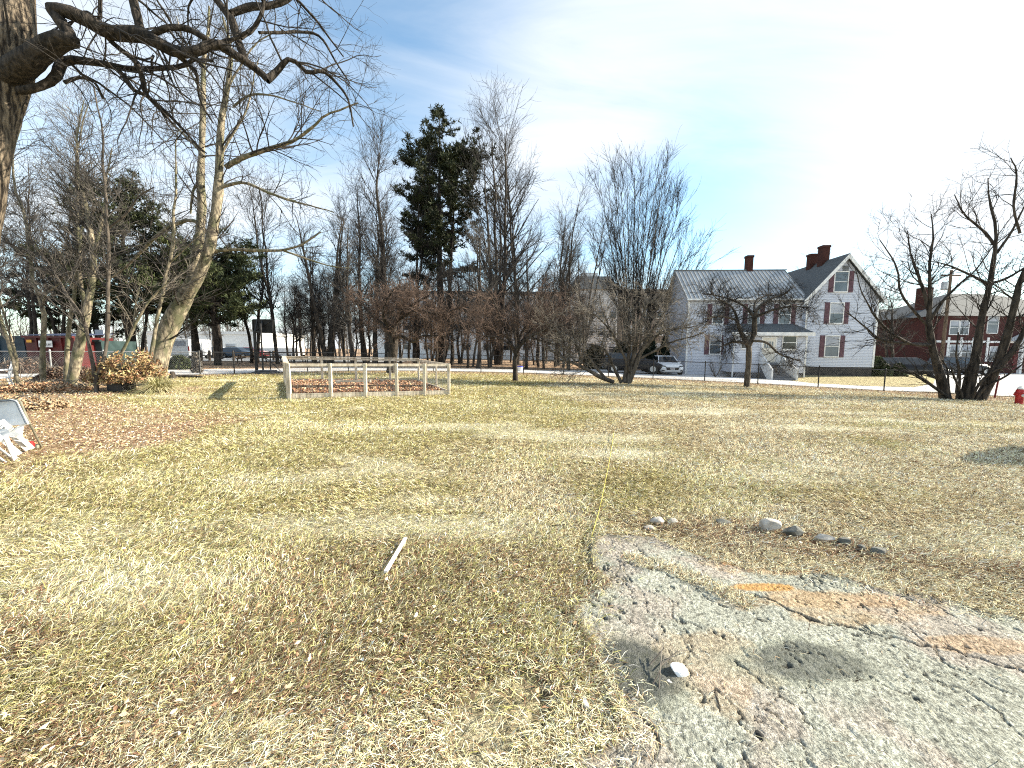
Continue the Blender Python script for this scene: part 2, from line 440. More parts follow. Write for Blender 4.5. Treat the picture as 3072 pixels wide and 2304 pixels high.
FENCE_L = [(-60, 16.6), (150, 17.2), (310, 18.0), (455, 18.8), (597, 19.4)]
FENCE_B = [(597, 19.4), (700, 20.5), (810, 21.8), (921, 23.0), (1044, 24.3), (1163, 25.2), (1300, 25.8), (1443, 26.3), (1571, 26.2), (1692, 25.8),
           (1827, 25.2), (1962, 24.5), (2118, 23.7), (2279, 22.9), (2462, 22.0), (2662, 21.1), (2880, 20.2)]
fpts = np.array([[(px - 1536) / 1150 * Y, Y] for px, Y in FENCE_L[:-1] + FENCE_B])
fpts = np.array([GX(px, Y)[:2] for px, Y in FENCE_L[:-1] + FENCE_B])
FX = np.concatenate([[-60], fpts[:, 0], [24, 60]]); FY = np.concatenate([[14], fpts[:, 1], [19.6, 14]])

rng = np.random.default_rng(5)
def axis(vals):
    out = []
    for a, b, s in vals: out += list(np.arange(a, b, s))
    return np.array(out + [vals[-1][1]])
gx = axis([(-900, -120, 60), (-120, -40, 8), (-40, -14, .8), (-14, 14, .22), (14, 40, .8), (40, 120, 8), (120, 901, 60)])
gy = axis([(-60, -2, 6), (-2, 0.6, .3), (.6, 14, .18), (14, 36, .5), (36, 120, 5), (120, 900, 40)])
X, Y = np.meshgrid(gx, gy)
g_, l_, p_, r_ = zone(X, Y)
Z = ground(X, Y) + (fbm(X, Y, .9, 4, 9) - .5) * .05 * sstep(30, 26, Y) - .012
V = np.stack([X, Y, Z], -1).reshape(-1, 3)
nx, ny = len(gx), len(gy)
ii = (np.arange(ny - 1)[:, None] * nx + np.arange(nx - 1)[None, :]).ravel()
F = np.stack([ii, ii + 1, ii + nx + 1, ii + nx], 1)
colr = np.stack([g_, l_, np.maximum(p_, 0)], -1).reshape(-1, 3)

def ground_material():
    m = bpy.data.materials.new('lawn_ground'); m.use_nodes = True
    n, l = m.node_tree.nodes, m.node_tree.links; b = n['Principled BSDF']; b.inputs['Roughness'].default_value = .95; b.inputs['Specular IOR Level'].default_value = .1
    t = n.new('ShaderNodeTexCoord'); at = n.new('ShaderNodeAttribute'); at.attribute_name = 'col'
    s = n.new('ShaderNodeSeparateColor'); l.new(at.outputs['Color'], s.inputs[0])
    def noise(sc_, det, st_=(1, 1, 1), dist=0, rough=.6):
        mp = n.new('ShaderNodeMapping'); mp.inputs['Scale'].default_value = st_; l.new(t.outputs['Object'], mp.inputs[0])
        z = n.new('ShaderNodeTexNoise'); z.inputs['Scale'].default_value = sc_; z.inputs['Detail'].default_value = det; z.inputs['Distortion'].default_value = dist; z.inputs['Roughness'].default_value = rough
        l.new(mp.outputs[0], z.inputs[0]); return z.outputs[0]
    def ramp(f, stops):
        r = n.new('ShaderNodeValToRGB'); e = r.color_ramp.elements
        while len(e) < len(stops): e.new(.5)
        for q, (p, c) in zip(e, stops): q.position = p; q.color = (*c, 1)
        l.new(f, r.inputs[0]); return r.outputs[0]
    def mixc(f, a, b_, bt='MIX'):
        x = n.new('ShaderNodeMix'); x.data_type = 'RGBA'; x.blend_type = bt
        if isinstance(f, float): x.inputs['Factor'].default_value = f
        else: l.new(f, x.inputs['Factor'])
        l.new(a, x.inputs['A']); l.new(b_, x.inputs['B']); return x.outputs['Result']
    fine = noise(9, 9, (1, 1.0, 1), .4, .82)
    fine2 = noise(3.2, 8, (1, 1, 1), .6, .78)
    straw = ramp(fine, [(.38, (.035, .025, .016)), (.48, (.24, .18, .10)), (.55, (.62, .52, .31)), (.65, (.90, .81, .56))])
    green = ramp(fine, [(.38, (.04, .035, .016)), (.48, (.20, .17, .07)), (.55, (.56, .49, .22)), (.66, (.85, .76, .42))])
    leaf = ramp(fine, [(.38, (.05, .03, .02)), (.48, (.26, .16, .10)), (.55, (.55, .40, .27)), (.66, (.76, .63, .48))])
    pale = ramp(fine, [(.34, (.36, .31, .19)), (.5, (.74, .69, .50)), (.62, (.88, .84, .68))])
    c = mixc(s.outputs[0], straw, green)
    c = mixc(s.outputs[2], c, pale)
    c = mixc(s.outputs[1], c, leaf)
    l.new(c, b.inputs['Base Color'])
    ad = n.new('ShaderNodeMath'); ad.operation = 'ADD'; l.new(fine, ad.inputs[0]); l.new(fine2, ad.inputs[1])
    bp = n.new('ShaderNodeBump'); bp.inputs['Strength'].default_value = .9; bp.inputs['Distance'].default_value = .14
    l.new(ad.outputs[0], bp.inputs['Height']); l.new(bp.outputs[0], b.inputs['Normal'])
    return m
M['ground'] = ground_material()
tag(link('ground', npmesh('ground', V, [F], M['ground'], True, col=colr)), kind='structure')

def strip(name, near, far, dz, m, step=.5):
    """sheet following the terrain between two polylines of world points"""
    near = np.array(near, float); far = np.array(far, float)
    def rs(P, n):
        d = np.concatenate([[0], np.cumsum(np.hypot(*np.diff(P, axis=0).T))]); t = np.linspace(0, d[-1], n); return np.stack([np.interp(t, d, P[:, i]) for i in (0, 1)], 1)
    n = int(max(np.hypot(*np.diff(near, axis=0).T).sum(), np.hypot(*np.diff(far, axis=0).T).sum()) / step) + 2
    A = rs(near, n); B = rs(far, n); k = 8
    t = np.linspace(0, 1, k)[None, :, None]; Q = A[:, None] * (1 - t) + B[:, None] * t
    Vv = np.dstack([Q, ground(Q[..., 0], Q[..., 1])[..., None] + dz]).reshape(-1, 3)
    i = (np.arange(n - 1)[:, None] * k + np.arange(k - 1)[None]).ravel()
    return tag(link(name, npmesh(name, Vv, [np.stack([i, i + 1, i + k + 1, i + k], 1)], m, True)), kind='structure')
near = [(x, y + .35) for x, y in fpts]
near = [(-60, 14.4)] + near + [(23.5, 19.7), (27, 18.0), (60, 9)]
far = [(-60, 21)] + [(x * 1.02, y + (6.4 if x < -12 else 4.6 if x < 6 else 7.5)) for x, y in fpts] + [(30, 29), (40, 27), (90, 22)]
strip('driveway', near, far, .022, M['road'])
strip('street', [(24, 26), (40, 27), (120, 24)], [(30, 45), (50, 44), (140, 40)], .028, M['road'])
strip('parking_lot', [(-34, 39), (-12, 41)], [(-62, 62), (-14, 64)], .03, M['concrete'])
strip('parking_pad', [(5.5, 26.3), (15.0, 25.2)], [(7, 37), (17, 36)], .026, M['road'])
# raised island of lawn in front of the gable
isl = [HIT(px, py) for px, py in ((2330, 1138), (2440, 1151), (2600, 1159), (2740, 1163), (2800, 1152))]
isf = [HIT(px, py) for px, py in ((2335, 1133), (2450, 1112), (2600, 1106), (2720, 1112), (2806, 1138))]
def island():
    A = np.array(isl)[:, :2]; B = np.array(isf)[:, :2]; n, k = 60, 30
    t = np.linspace(0, 1, n); s0 = np.linspace(0, 1, len(A))
    A = np.stack([np.interp(t, s0, A[:, i]) for i in (0, 1)], 1); B = np.stack([np.interp(t, s0, B[:, i]) for i in (0, 1)], 1)
    u = np.linspace(0, 1, k)[None, :, None]; Q = A[:, None] * (1 - u) + B[:, None] * u
    h = np.sin(np.clip(u[..., 0] * 1.5, 0, 1) * PI / 2) * np.sin(np.clip(t[:, None] * 4, 0, 1) * PI / 2) * np.sin(np.clip((1 - t[:, None]) * 5, 0, 1) * PI / 2) * .38
    Vv = np.dstack([Q, (ground(Q[..., 0], Q[..., 1]) + .035 + h)[..., None]]).reshape(-1, 3)
    i = (np.arange(n - 1)[:, None] * k + np.arange(k - 1)[None]).ravel()
    c = np.zeros((len(Vv), 3)); c[:, 0] = .55; c[:, 2] = .15
    tag(link('verge', npmesh('verge', Vv, [np.stack([i, i + 1, i + k + 1, i + k], 1)], M['ground'], True, col=c)), kind='structure')
island()

# ------------------------------------------------------------------ broken asphalt pavement (bottom right)
pv_px = [(1778, 1612), (1905, 1606), (2060, 1648), (2175, 1690), (2300, 1700), (2480, 1718), (2620, 1762), (2750, 1780), (2880, 1812), (3072, 1850), (3600, 1900),
         (4600, 2500), (3400, 2800), (1560, 2800), (1700, 2304), (1770, 2230), (1850, 2165), (1835, 2110), (1790, 2080), (1742, 1990), (1735, 1900), (1712, 1860), (1745, 1790), (1765, 1700)]
pv = np.array([HIT(a, b)[:2] for a, b in pv_px])
def inside(poly, x, y):
    c = np.zeros(x.shape, bool); n = len(poly)
    for i in range(n):
        x1, y1 = poly[i]; x2, y2 = poly[(i + 1) % n]
        k = ((y1 > y) != (y2 > y)) & (x < (x2 - x1) * (y - y1) / (y2 - y1 + 1e-12) + x1); c ^= k
    return c
def segdist(pl, x, y):
    d = np.full(x.shape, 1e9)
    for a, b in zip(pl[:-1], pl[1:]):
        ab = b - a; t = np.clip(((x - a[0]) * ab[0] + (y - a[1]) * ab[1]) / (ab @ ab + 1e-12), 0, 1)
        d = np.minimum(d, np.hypot(x - a[0] - t * ab[0], y - a[1] - t * ab[1]))
    return d
def in_pave(x, y, pad=0):
    wx = x + (fbm(x, y, 4, 3, 51) - .5) * .22; wy = y + (fbm(x, y, 4, 3, 52) - .5) * .22
    d = segdist(np.vstack([pv, pv[:1]]), wx, wy); s = np.where(inside(pv, wx, wy), d, -d)
    return s
def pavement():
    hx = np.arange(-.4, 6.6, .0075); hy = np.arange(.6, 3.7, .0075)
    X, Y = np.meshgrid(hx, hy); s = in_pave(X, Y)
    rel = (fbm(X, Y, 6, 3, 5) - .5) * .004 + (vn(X, Y, 125, 8) - .5) * .0065 + (fbm(X, Y, 60, 2, 18) - .5) * .004 + (fbm(X, Y, 1.1, 2, 88) - .5) * .02
    Z = .016 + rel + .008 * sstep(0, .3, s) - .03 * sstep(.04, -.02, s)
    crack = np.zeros(X.shape)
    for pl, w in ((((2255, 1790), (2330, 1822), (2400, 1862), (2470, 1880), (2560, 1905)), .015),
                  (((2420, 1872), (2600, 1915), (2760, 1945), (2900, 1975), (3072, 2025), (3400, 2090)), .010),
                  (((2800, 2050), (2900, 2090), (2990, 2150), (3072, 2230), (3200, 2350)), .009),
                  (((1800, 1985), (1792, 2040), (1800, 2110), (1845, 2160)), .014), (((1860, 2110), (1900, 2150), (1960, 2200), (1975, 2304)), .006),
                  (((2190, 1990), (2310, 2080), (2390, 2140), (2440, 2200)), .006), (((2010, 1700), (2100, 1790), (2180, 1830)), .006),
                  (((1900, 1640), (1960, 1700), (2040, 1720)), .008), (((2700, 1880), (2850, 2010), (2960, 2060), (3072, 2100)), .006),
                  (((1870, 1680), (1850, 1730), (1900, 1800)), .005), (((2060, 1900), (2080, 1960), (2060, 2060)), .004)):
        P = np.array([HIT(a, b)[:2] for a, b in pl])
        wx = X + (fbm(X, Y, 12, 3, 61) - .5) * .09; wy = Y + (fbm(X, Y, 12, 3, 62) - .5) * .09
        crack = np.maximum(crack, sstep(w * .85, w * .2, segdist(P, wx, wy)))
    # fine alligator cracking
    cs = []
    for k in range(2):
        a = fbm(X + 9 * k, Y, 3.2 + k * 2.2, 4, 200 + k * 9); cs.append(sstep(.007, .002, np.abs(a - .5)) * sstep(.42, .6, vn(X, Y, .9, 300 + k)))
    crack = np.maximum(crack, .8 * np.maximum(*cs))
    pits = sstep(.82, .9, vn(X, Y, 21, 7)) * .5
    Z = Z - crack * .016 - pits * .008 + ground(X, Y)
    def blob(px, py, rx, ry, k=.35, seed=0):
        c = HIT(px, py); return sstep(1.15, .75, np.hypot((X - c[0]) / rx, (Y - c[1]) / ry) + (fbm(X, Y, 5, 4, 400 + seed) - .5) * k * 2)
    base = np.array([.40, .41, .345]) * np.ones(X.shape + (3,))
    pink = sstep(.46, .62, fbm(X, Y, 2.6, 4, 90))[..., None]; base = base * (1 - pink * .45) + np.array([.42, .33, .29]) * pink * .45
    spk = vn(X, Y, 120, 91)[..., None]; base = base * (.30 + 1.25 * spk)
    big = fbm(X, Y, 7, 4, 95)[..., None]; base = base * (.72 + .56 * big)
    rust = np.maximum.reduce([blob(2250, 1697, .24, .05, .5, 1), blob(2330, 1712, .50, .10, .6, 2) * .55, blob(2290, 1772, .22, .045, .5, 3), blob(2470, 1815, .62, .13, .7, 4) * .5,
                              blob(2600, 1860, .45, .09, .8, 5) * .4, blob(2960, 1945, .35, .06, .7, 6) * .35, blob(2160, 1990, .3, .25, .9, 7) * .25])
    rust = rust * 1.1 * sstep(.15, .6, fbm(X * .6, Y * 1.5, 5, 5, 99)) * .85
    base = base * (1 - rust[..., None]) + rust[..., None] * np.array([.58, .33, .12]) * (.5 + .8 * spk)
    dark = np.maximum(blob(1890, 2010, .25, .19, .22, 8), blob(2430, 2000, .30, .13, .35, 9) * .78)
    base = base * (1 - dark[..., None] * .92) + dark[..., None] * .92 * np.array([.036, .036, .052]) * (.25 + 1.5 * spk)
    halo = np.maximum(blob(1890, 2005, .34, .25, .3, 8), blob(2400, 2000, .40, .17, .35, 9)) * .32
    base = base * (1 - halo[..., None]) + halo[..., None] * np.array([.24, .26, .19])
    base = base * (1 - crack[..., None] * .9) + crack[..., None] * .9 * np.array([.035, .03, .025])
    dirt = sstep(.07, .0, s + (vn(X, Y, 30, 6) - .5) * .06)[..., None] * .8; base = base * (1 - dirt) + dirt * np.array([.16, .11, .06])
    keep = s > -.02; nx = len(hx); ny = len(hy)
    kf = keep[:-1, :-1] & keep[1:, :-1] & keep[:-1, 1:] & keep[1:, 1:]
    ii = (np.arange(ny)[:, None] * nx + np.arange(nx)[None])[:-1, :-1][kf]
    F = np.stack([ii, ii + 1, ii + nx + 1, ii + nx], 1)
    used = np.unique(F); mp = np.zeros(nx * ny, np.int64); mp[used] = np.arange(len(used))
    V = np.stack([X, Y, Z], -1).reshape(-1, 3)[used]
    m = mat('cracked_weathered_asphalt', (.45, .45, .45), (1.1, 1.1, 1.1), 160, .95, 1.0, attr='col', bdist=.006, spec=.1)
    tag(link('pavement', npmesh('pavement', V, [mp[F]], m, True, col=base.reshape(-1, 3)[used])), kind='structure')
pavement()

# ------------------------------------------------------------------ grass and leaf litter
def blades():
    rng = np.random.default_rng(21)
    N = 980000
    y = np.exp(rng.uniform(math.log(.75), math.log(25.5), N)); x = rng.uniform(-1.5, 1.5, N) * (y + .6)
    s = in_pave(x, y)
    tongue = segdist(np.array([HIT(*p)[:2] for p in ((1890, 1688), (1990, 1708), (2090, 1752), (2228, 1815))]), x, y)
    patch = segdist(np.array([HIT(*p)[:2] for p in ((1465, 2180), (1500, 2130), (1560, 2090))]), x, y)
    keep = ((s < .035 + .05 * vn(x, y, 9, 66)) | ((tongue < .05 + .05 * vn(x, y, 6, 5)) & (rng.random(N) < .9)) | ((s < .2) & (rng.random(N) < .12)) | ((s > .2) & (rng.random(N) < .004)))
    keep &= ~((patch < .16) & (rng.random(N) < .85))
    g, l, p, r = zone(x, y)
    fl = np.interp(x, FX, FY); keep &= y < fl - .05
    keep &= rng.random(N) < (1 - .75 * l) * (1 - .25 * p)
    # bed inside the timber frame stays bare
    keep &= ~inside(np.array([(-6.6, 11.9), (-2.4, 13.4), (-4.3, 17.0), (-9.5, 16.2)]), x, y) | (rng.random(N) < .1)
    x, y, g, l, p, r, s = (a[keep] for a in (x, y, g, l, p, r, s)); n = len(x)
    tuft = vn(x, y, 3.5, 71)
    L = (.028 + .028 * rng.random(n) + .035 * (tuft > .7) * rng.random(n)) * (1 + .05 * y); W = .0006 + .00033 * y + .0006 * rng.random(n)
    base_dir = (fbm(x, y, .8, 2, 81) - .5) * 5 - .6
    a = base_dir + rng.normal(size=n) * 1.1
    el = np.abs(rng.normal(size=n)) * .38 + .04 + .25 * (g > .5) * rng.random(n)
    el = np.minimum(el, 1.3)
    d = np.stack([np.cos(a) * np.cos(el), np.sin(a) * np.cos(el), np.sin(el)], 1)
    sd = np.stack([-np.sin(a), np.cos(a), rng.normal(size=n) * .5], 1); sd = norm(sd)
    z0 = ground(x, y) + (fbm(x, y, .9, 4, 9) - .5) * .05 - .010 + rng.random(n) * .022 + .024 * sstep(-.01, .05, s)
    B = np.stack([x, y, z0], 1)
    mid = B + d * (L * .5)[:, None] + np.array([0, 0, 1]) * (L * .10)[:, None]
    tip = B + d * L[:, None] * .98 - np.array([0, 0, 1]) * (L * .10 * rng.random(n))[:, None] + sd * (L * .2 * rng.normal(size=n))[:, None]
    w = W[:, None]
    V = np.stack([B - sd * w, B + sd * w, mid + sd * w * .9, mid - sd * w * .9, tip + sd * w * .25, tip - sd * w * .25], 1).reshape(-1, 3)
    i = np.arange(n)[:, None] * 6
    F = np.concatenate([i + np.array([[0, 1, 2, 3]]), i + np.array([[3, 2, 4, 5]])])
    pal = np.array([[.93, .84, .54], [.86, .71, .43], [.46, .33, .19], [.16, .10, .06], [.34, .33, .10], [.74, .69, .30], [.94, .89, .70], [.30, .16, .10]])
    wts = np.stack([.36 + .6 * p, .28 + 0 * p, .20 - .1 * p, .13 + .2 * r, .30 * g, .6 * g, .14 + .2 * p, .03 + .6 * r + .3 * l], 1)
    cum = np.cumsum(wts / wts.sum(1, keepdims=True), 1); k = (rng.random(n)[:, None] > cum).sum(1).clip(0, 7)
    c = pal[k] * (.55 + .75 * rng.random(n))[:, None] * (.75 + .5 * fbm(x, y, 1.7, 4, 5))[:, None]
    col = np.repeat(np.clip(c, 0, .9), 6, 0)
    m = mat('dry_winter_grass', (.85, .85, .85), (1, 1, 1), 30, .8, attr='col', spec=.15)
    o = link('grass', npmesh('grass', V, [F], m, False, col=col))
    tag(o, 'short dry straw and green winter grass across the whole yard', 'grass', kind='stuff')
blades()
def litter():
    rng = np.random.default_rng(33)
    xs = []; ys = []
    def addz(n, y0, y1, f):
        y = np.exp(rng.uniform(math.log(y0), math.log(y1), n)); x = rng.uniform(-1.5, 1.5, n) * (y + .3)
        g, l, p, r = zone(x, y); k = rng.random(n) < f(g, l, p, r, x, y); xs.append(x[k]); ys.append(y[k])
    addz(16000, .8, 8, lambda g, l, p, r, x, y: (.05 + .22 * r + .75 * l) * (in_pave(x, y) < .05))
    addz(90000, 6, 27, lambda g, l, p, r, x, y: (l > .35) * .85 + .02)
    y = rng.uniform(19, 30, 9000); x = rng.uniform(-16, 23, 9000); fl = np.interp(x, FX, FY); k = (np.abs(y - fl + .1) < .45 + .25 * vn(x, y, 1, 4)); xs.append(x[k]); ys.append(y[k])
    t = rng.normal(size=(2600, 2)); xs.append(21.8 + t[:, 0] * 1.5); ys.append(18.2 + t[:, 1] * .45)
    x = np.concatenate(xs); y = np.concatenate(ys); n = len(x)
    C = np.stack([x, y, ground(x, y) + .012 + .03 * rng.random(n)], 1)
    sz = (.006 + .011 * rng.random(n)) * (1 + .035 * y)
    a = norm(rng.normal(size=(n, 3)) * [1, 1, .25]); b = rng.normal(size=(n, 3)) * [1, 1, .35]; b = norm(b - (b * a).sum(1, keepdims=True) * a); c = np.cross(a, b); s = sz[:, None]
    V = np.stack([C - a * s * 1.1, C + b * s * .6 + c * s * .35, C + a * s * 1.2, C - b * s * .6 + c * s * .3], 1).reshape(-1, 3)
    i = np.arange(n)[:, None] * 4; F = np.concatenate([i + np.array([[0, 1, 2]]), i + np.array([[0, 2, 3]])])
    pal = np.array([[.50, .34, .20], [.72, .55, .37], [.30, .18, .11], [.82, .68, .48], [.88, .82, .70], [.46, .26, .15]])
    col = pal[rng.choice(6, n, p=[.27, .27, .16, .15, .05, .10])] * (.7 + .6 * rng.random(n))[:, None]
    m = mat('dead_leaf', (.85, .85, .85), (1, 1, 1), 30, .75, attr='col', spec=.2)
    tag(link('fallen_leaves', npmesh('fallen_leaves', V, [F], m, False, col=np.repeat(np.clip(col, 0, .9), 4, 0))), 'curled brown dead leaves scattered over the yard and along the fence', 'fallen leaves', kind='stuff')
litter()

# ================================================================== TREES
def tree_thing(name, label, group, base, trunk_sets, crown_sets, mt, mc, foliage=None, cat='tree', crown_name='crown', trunk_name='trunk'):
    t = thing(name, label, cat, base, group=group)
    link(trunk_name, tubemesh(trunk_name, trunk_sets, mt, base), t)
    if crown_sets: link(crown_name, tubemesh(crown_name, crown_sets, mc, base, False), t)
    if foliage is not None:
        V, F, m = foliage
        link('foliage', npmesh('foliage', V - np.asarray(base), F, m), t)
    return t

# ---- the old tree whose limb hangs across the top left (5 to 8 m away)
def old_tree():
    global RS
    RS = .82
    rng = np.random.default_rng(1)
    tr = trace([(-160, 1420, 5.4, 66), (-112, 1150, 5.5, 58), (-86, 850, 5.6, 52), (-52, 600, 5.7, 50), (-28, 460, 5.8, 50), (-10, 340, 5.9, 54), (20, 250, 6.0, 56), (46, 130, 6.0, 50), (47, 0, 6.1, 46), (50, -250, 6.3, 42), (60, -600, 6.6, 30)], 26)
    m = 20
    L1 = [
        trace([(-30, 260, 6.0, 40), (30, 222, 5.9, 40), (80, 186, 5.8, 37), (130, 148, 5.8, 33), (185, 120, 5.8, 29), (220, 122, 5.8, 22), (232, 118, 5.8, 12), (238, 116, 5.8, 1)], m),
        trace([(222, 128, 5.8, 17), (206, 98, 5.8, 18), (180, 62, 5.8, 17), (160, 34, 5.8, 18), (158, 20, 5.8, 16)], m),
        trace([(150, 24, 5.8, 15), (200, 34, 5.8, 22), (265, 62, 5.9, 22), (330, 98, 6.0, 23), (420, 104, 6.1, 23), (470, 126, 6.1, 21), (530, 156, 6.2, 18), (590, 154, 6.2, 15), (645, 130, 6.3, 16), (700, 163, 6.4, 14), (740, 186, 6.5, 13), (778, 215, 6.6, 11), (808, 242, 6.6, 11)], m + 8),
        trace([(800, 240, 6.6, 13), (830, 215, 6.7, 10), (858, 182, 6.7, 8), (876, 178, 6.7, 7), (900, 198, 6.8, 7), (925, 219, 6.8, 7), (968, 213, 6.9, 6), (1010, 250, 7.0, 4.5), (1045, 300, 7.0, 3.5), (1060, 380, 7.1, 2.5)], m),
        trace([(60, 272, 5.9, 13), (100, 266, 5.9, 12), (135, 254, 6.0, 12), (165, 235, 6.0, 14), (180, 196, 6.1, 15), (192, 180, 6.1, 14), (240, 182, 6.2, 12), (290, 188, 6.3, 11), (340, 198, 6.4, 9), (400, 207, 6.5, 9), (480, 205, 6.6, 8), (550, 198, 6.7, 7), (575, 180, 6.7, 6), (640, 182, 6.8, 4)], m),
        trace([(318, 105, 6.0, 9), (350, 140, 6.1, 8), (398, 175, 6.2, 8), (420, 210, 6.2, 8), (432, 255, 6.3, 8), (440, 285, 6.3, 7), (500, 338, 6.4, 5), (560, 400, 6.5, 4), (600, 445, 6.5, 3.5), (620, 460, 6.5, 2)], m),
        trace([(332, 192, 6.4, 8), (368, 225, 6.4, 8), (402, 270, 6.4, 7), (438, 287, 6.4, 6), (480, 330, 6.5, 4), (520, 372, 6.6, 3)], m),
        trace([(425, 104, 6.1, 13), (412, 52, 6.1, 13), (395, -20, 6.1, 14), (370, -140, 6.0, 12), (340, -300, 6.0, 8)], m),
        trace([(455, 104, 6.1, 9), (500, 84, 6.1, 10), (560, 86, 6.2, 10), (610, 112, 6.2, 9), (645, 128, 6.3, 8), (700, 118, 6.4, 6), (742, 96, 6.4, 5)], m),
        trace([(738, 186, 6.5, 12), (714, 122, 6.5, 12), (696, 62, 6.5, 14), (668, 22, 6.5, 11), (630, -30, 6.5, 10), (560, -160, 6.5, 7)], m),
        trace([(694, 40, 6.5, 10), (752, 20, 6.6, 12), (800, 18, 6.7, 10), (862, -2, 6.8, 9), (920, -60, 6.9, 7)], m),
        trace([(722, 112, 6.5, 8), (758, 88, 6.6, 7), (784, 42, 6.6, 6), (792, -10, 6.6, 6), (800, -90, 6.6, 4)], m),
        trace([(530, 163, 6.2, 9), (560, 190, 6.3, 7), (590, 222, 6.3, 5), (600, 300, 6.4, 3), (640, 370, 6.5, 2.5)], m),
        trace([(776, 98, 6.6, 4), (840, 98, 6.8, 5), (900, 96, 7.0, 4.5), (960, 110, 7.1, 4), (1010, 190, 7.2, 3), (1050, 250, 7.3, 2)], m),
        trace([(192, 248, 5.9, 6), (240, 233, 6.0, 5), (285, 250, 6.0, 4), (310, 298, 6.1, 3)], m),
        trace([(640, -30, 6.6, 6), (840, -30, 7.0, 5), (930, 40, 7.2, 4), (985, 110, 7.4, 3), (1030, 170, 7.5, 2)], m),
        trace([(300, -20, 6.1, 6), (300, 40, 6.1, 6), (292, 60, 6.1, 5), (250, 36, 6.2, 4), (180, 110, 6.3, 2)], m)]
    # even the lengths out to the same number of points
    mm = 20; L1 = [resample(p, r, mm) for p, r in L1]
    P1, R1 = st(*L1)
    R1 = R1 * (1 + .05 * rng.normal(size=R1.shape))
    P2, R2 = children(rng, P1, R1, 120, (35, 85), (.5, 1.7), .12, 1, 8, .17, -.035, .42, .3, .0045, .25)
    P3, R3 = children(rng, np.concatenate([P2]), R2, 560, (20, 60), (.25, .85), .1, 1, 6, .16, -.04, .6, .4, .0026, .3)
    P4, R4 = children(rng, P3, R3, 1500, (20, 60), (.12, .4), .1, 1, 4, .16, -.02, .6, .5, .0018, .3)
    base = GX(-160, 5.4)
    base = np.array([tr[0][0][0], tr[0][0][1], float(ground(*tr[0][0][:2]))])
    ot = tree_thing('old_tree', 'old thick furrowed tree cut by the left edge, crooked black limb stretching across the sky', None, base,
               [(*st((tr[0], tr[1] * (1 + .03 * rng.normal(size=tr[1].shape)))), 14)], [(P2, R2, 5), (P3, R3, 3), (P4, R4, 3)], M['bark_big'], M['twig_dark'])
    for k in range(len(P1)): link('limb', tubemesh('limb', [(P1[k:k + 1], R1[k:k + 1], 9)], M['bark_limb'], base), ot)
old_tree()
RS = .70

DEN = .8
def traced_tree(name, label, group, traces, n2, n3, n4, L2, L3, L4, mt, mc, seed, ang=(30, 65), up=.02, rmin=(.006, .004, .003), cat='tree', base=None, t0=.3, m=16, wander=.12, kside=8, ratio=.45):
    rng = np.random.default_rng(seed)
    P1, R1 = st(*[trace(t, m) for t in traces])
    P1 = P1 + np.cumsum(rng.normal(size=P1.shape) * .004 * np.linalg.norm(P1[:, -1] - P1[:, 0], axis=1)[:, None, None], axis=1) * np.linspace(0, 1, m + 1)[None, :, None]
    R1 = R1 * (1 + .06 * rng.normal(size=R1.shape))
    # sink the foot of each stem that starts at the ground
    n2, n3, n4 = int(n2 * DEN), int(n3 * DEN), int(n4 * DEN)
    P2, R2 = children(rng, P1, R1, n2, ang, L2, t0, 1, 7, wander, up, ratio, .3, rmin[0], .35)
    P3, R3 = children(rng, np.concatenate([P2]), R2, n3, (20, 55), L3, .15, 1, 5, wander, up, .65, .4, rmin[1], .3)
    sets = [(P2, R2, 4), (P3, R3, 3)]
    if n4:
        P4, R4 = children(rng, P3, R3, n4, (20, 55), L4, .1, 1, 3, wander, up, .7, .5, rmin[2], .3); sets.append((P4, R4, 3))
    b = P1[0, 0] if base is None else base
    b = np.array([b[0], b[1], float(ground(b[0], b[1]))])
    return tree_thing(name, label, group, b, [(P1, R1, kside)], sets, mt, mc, cat=cat)

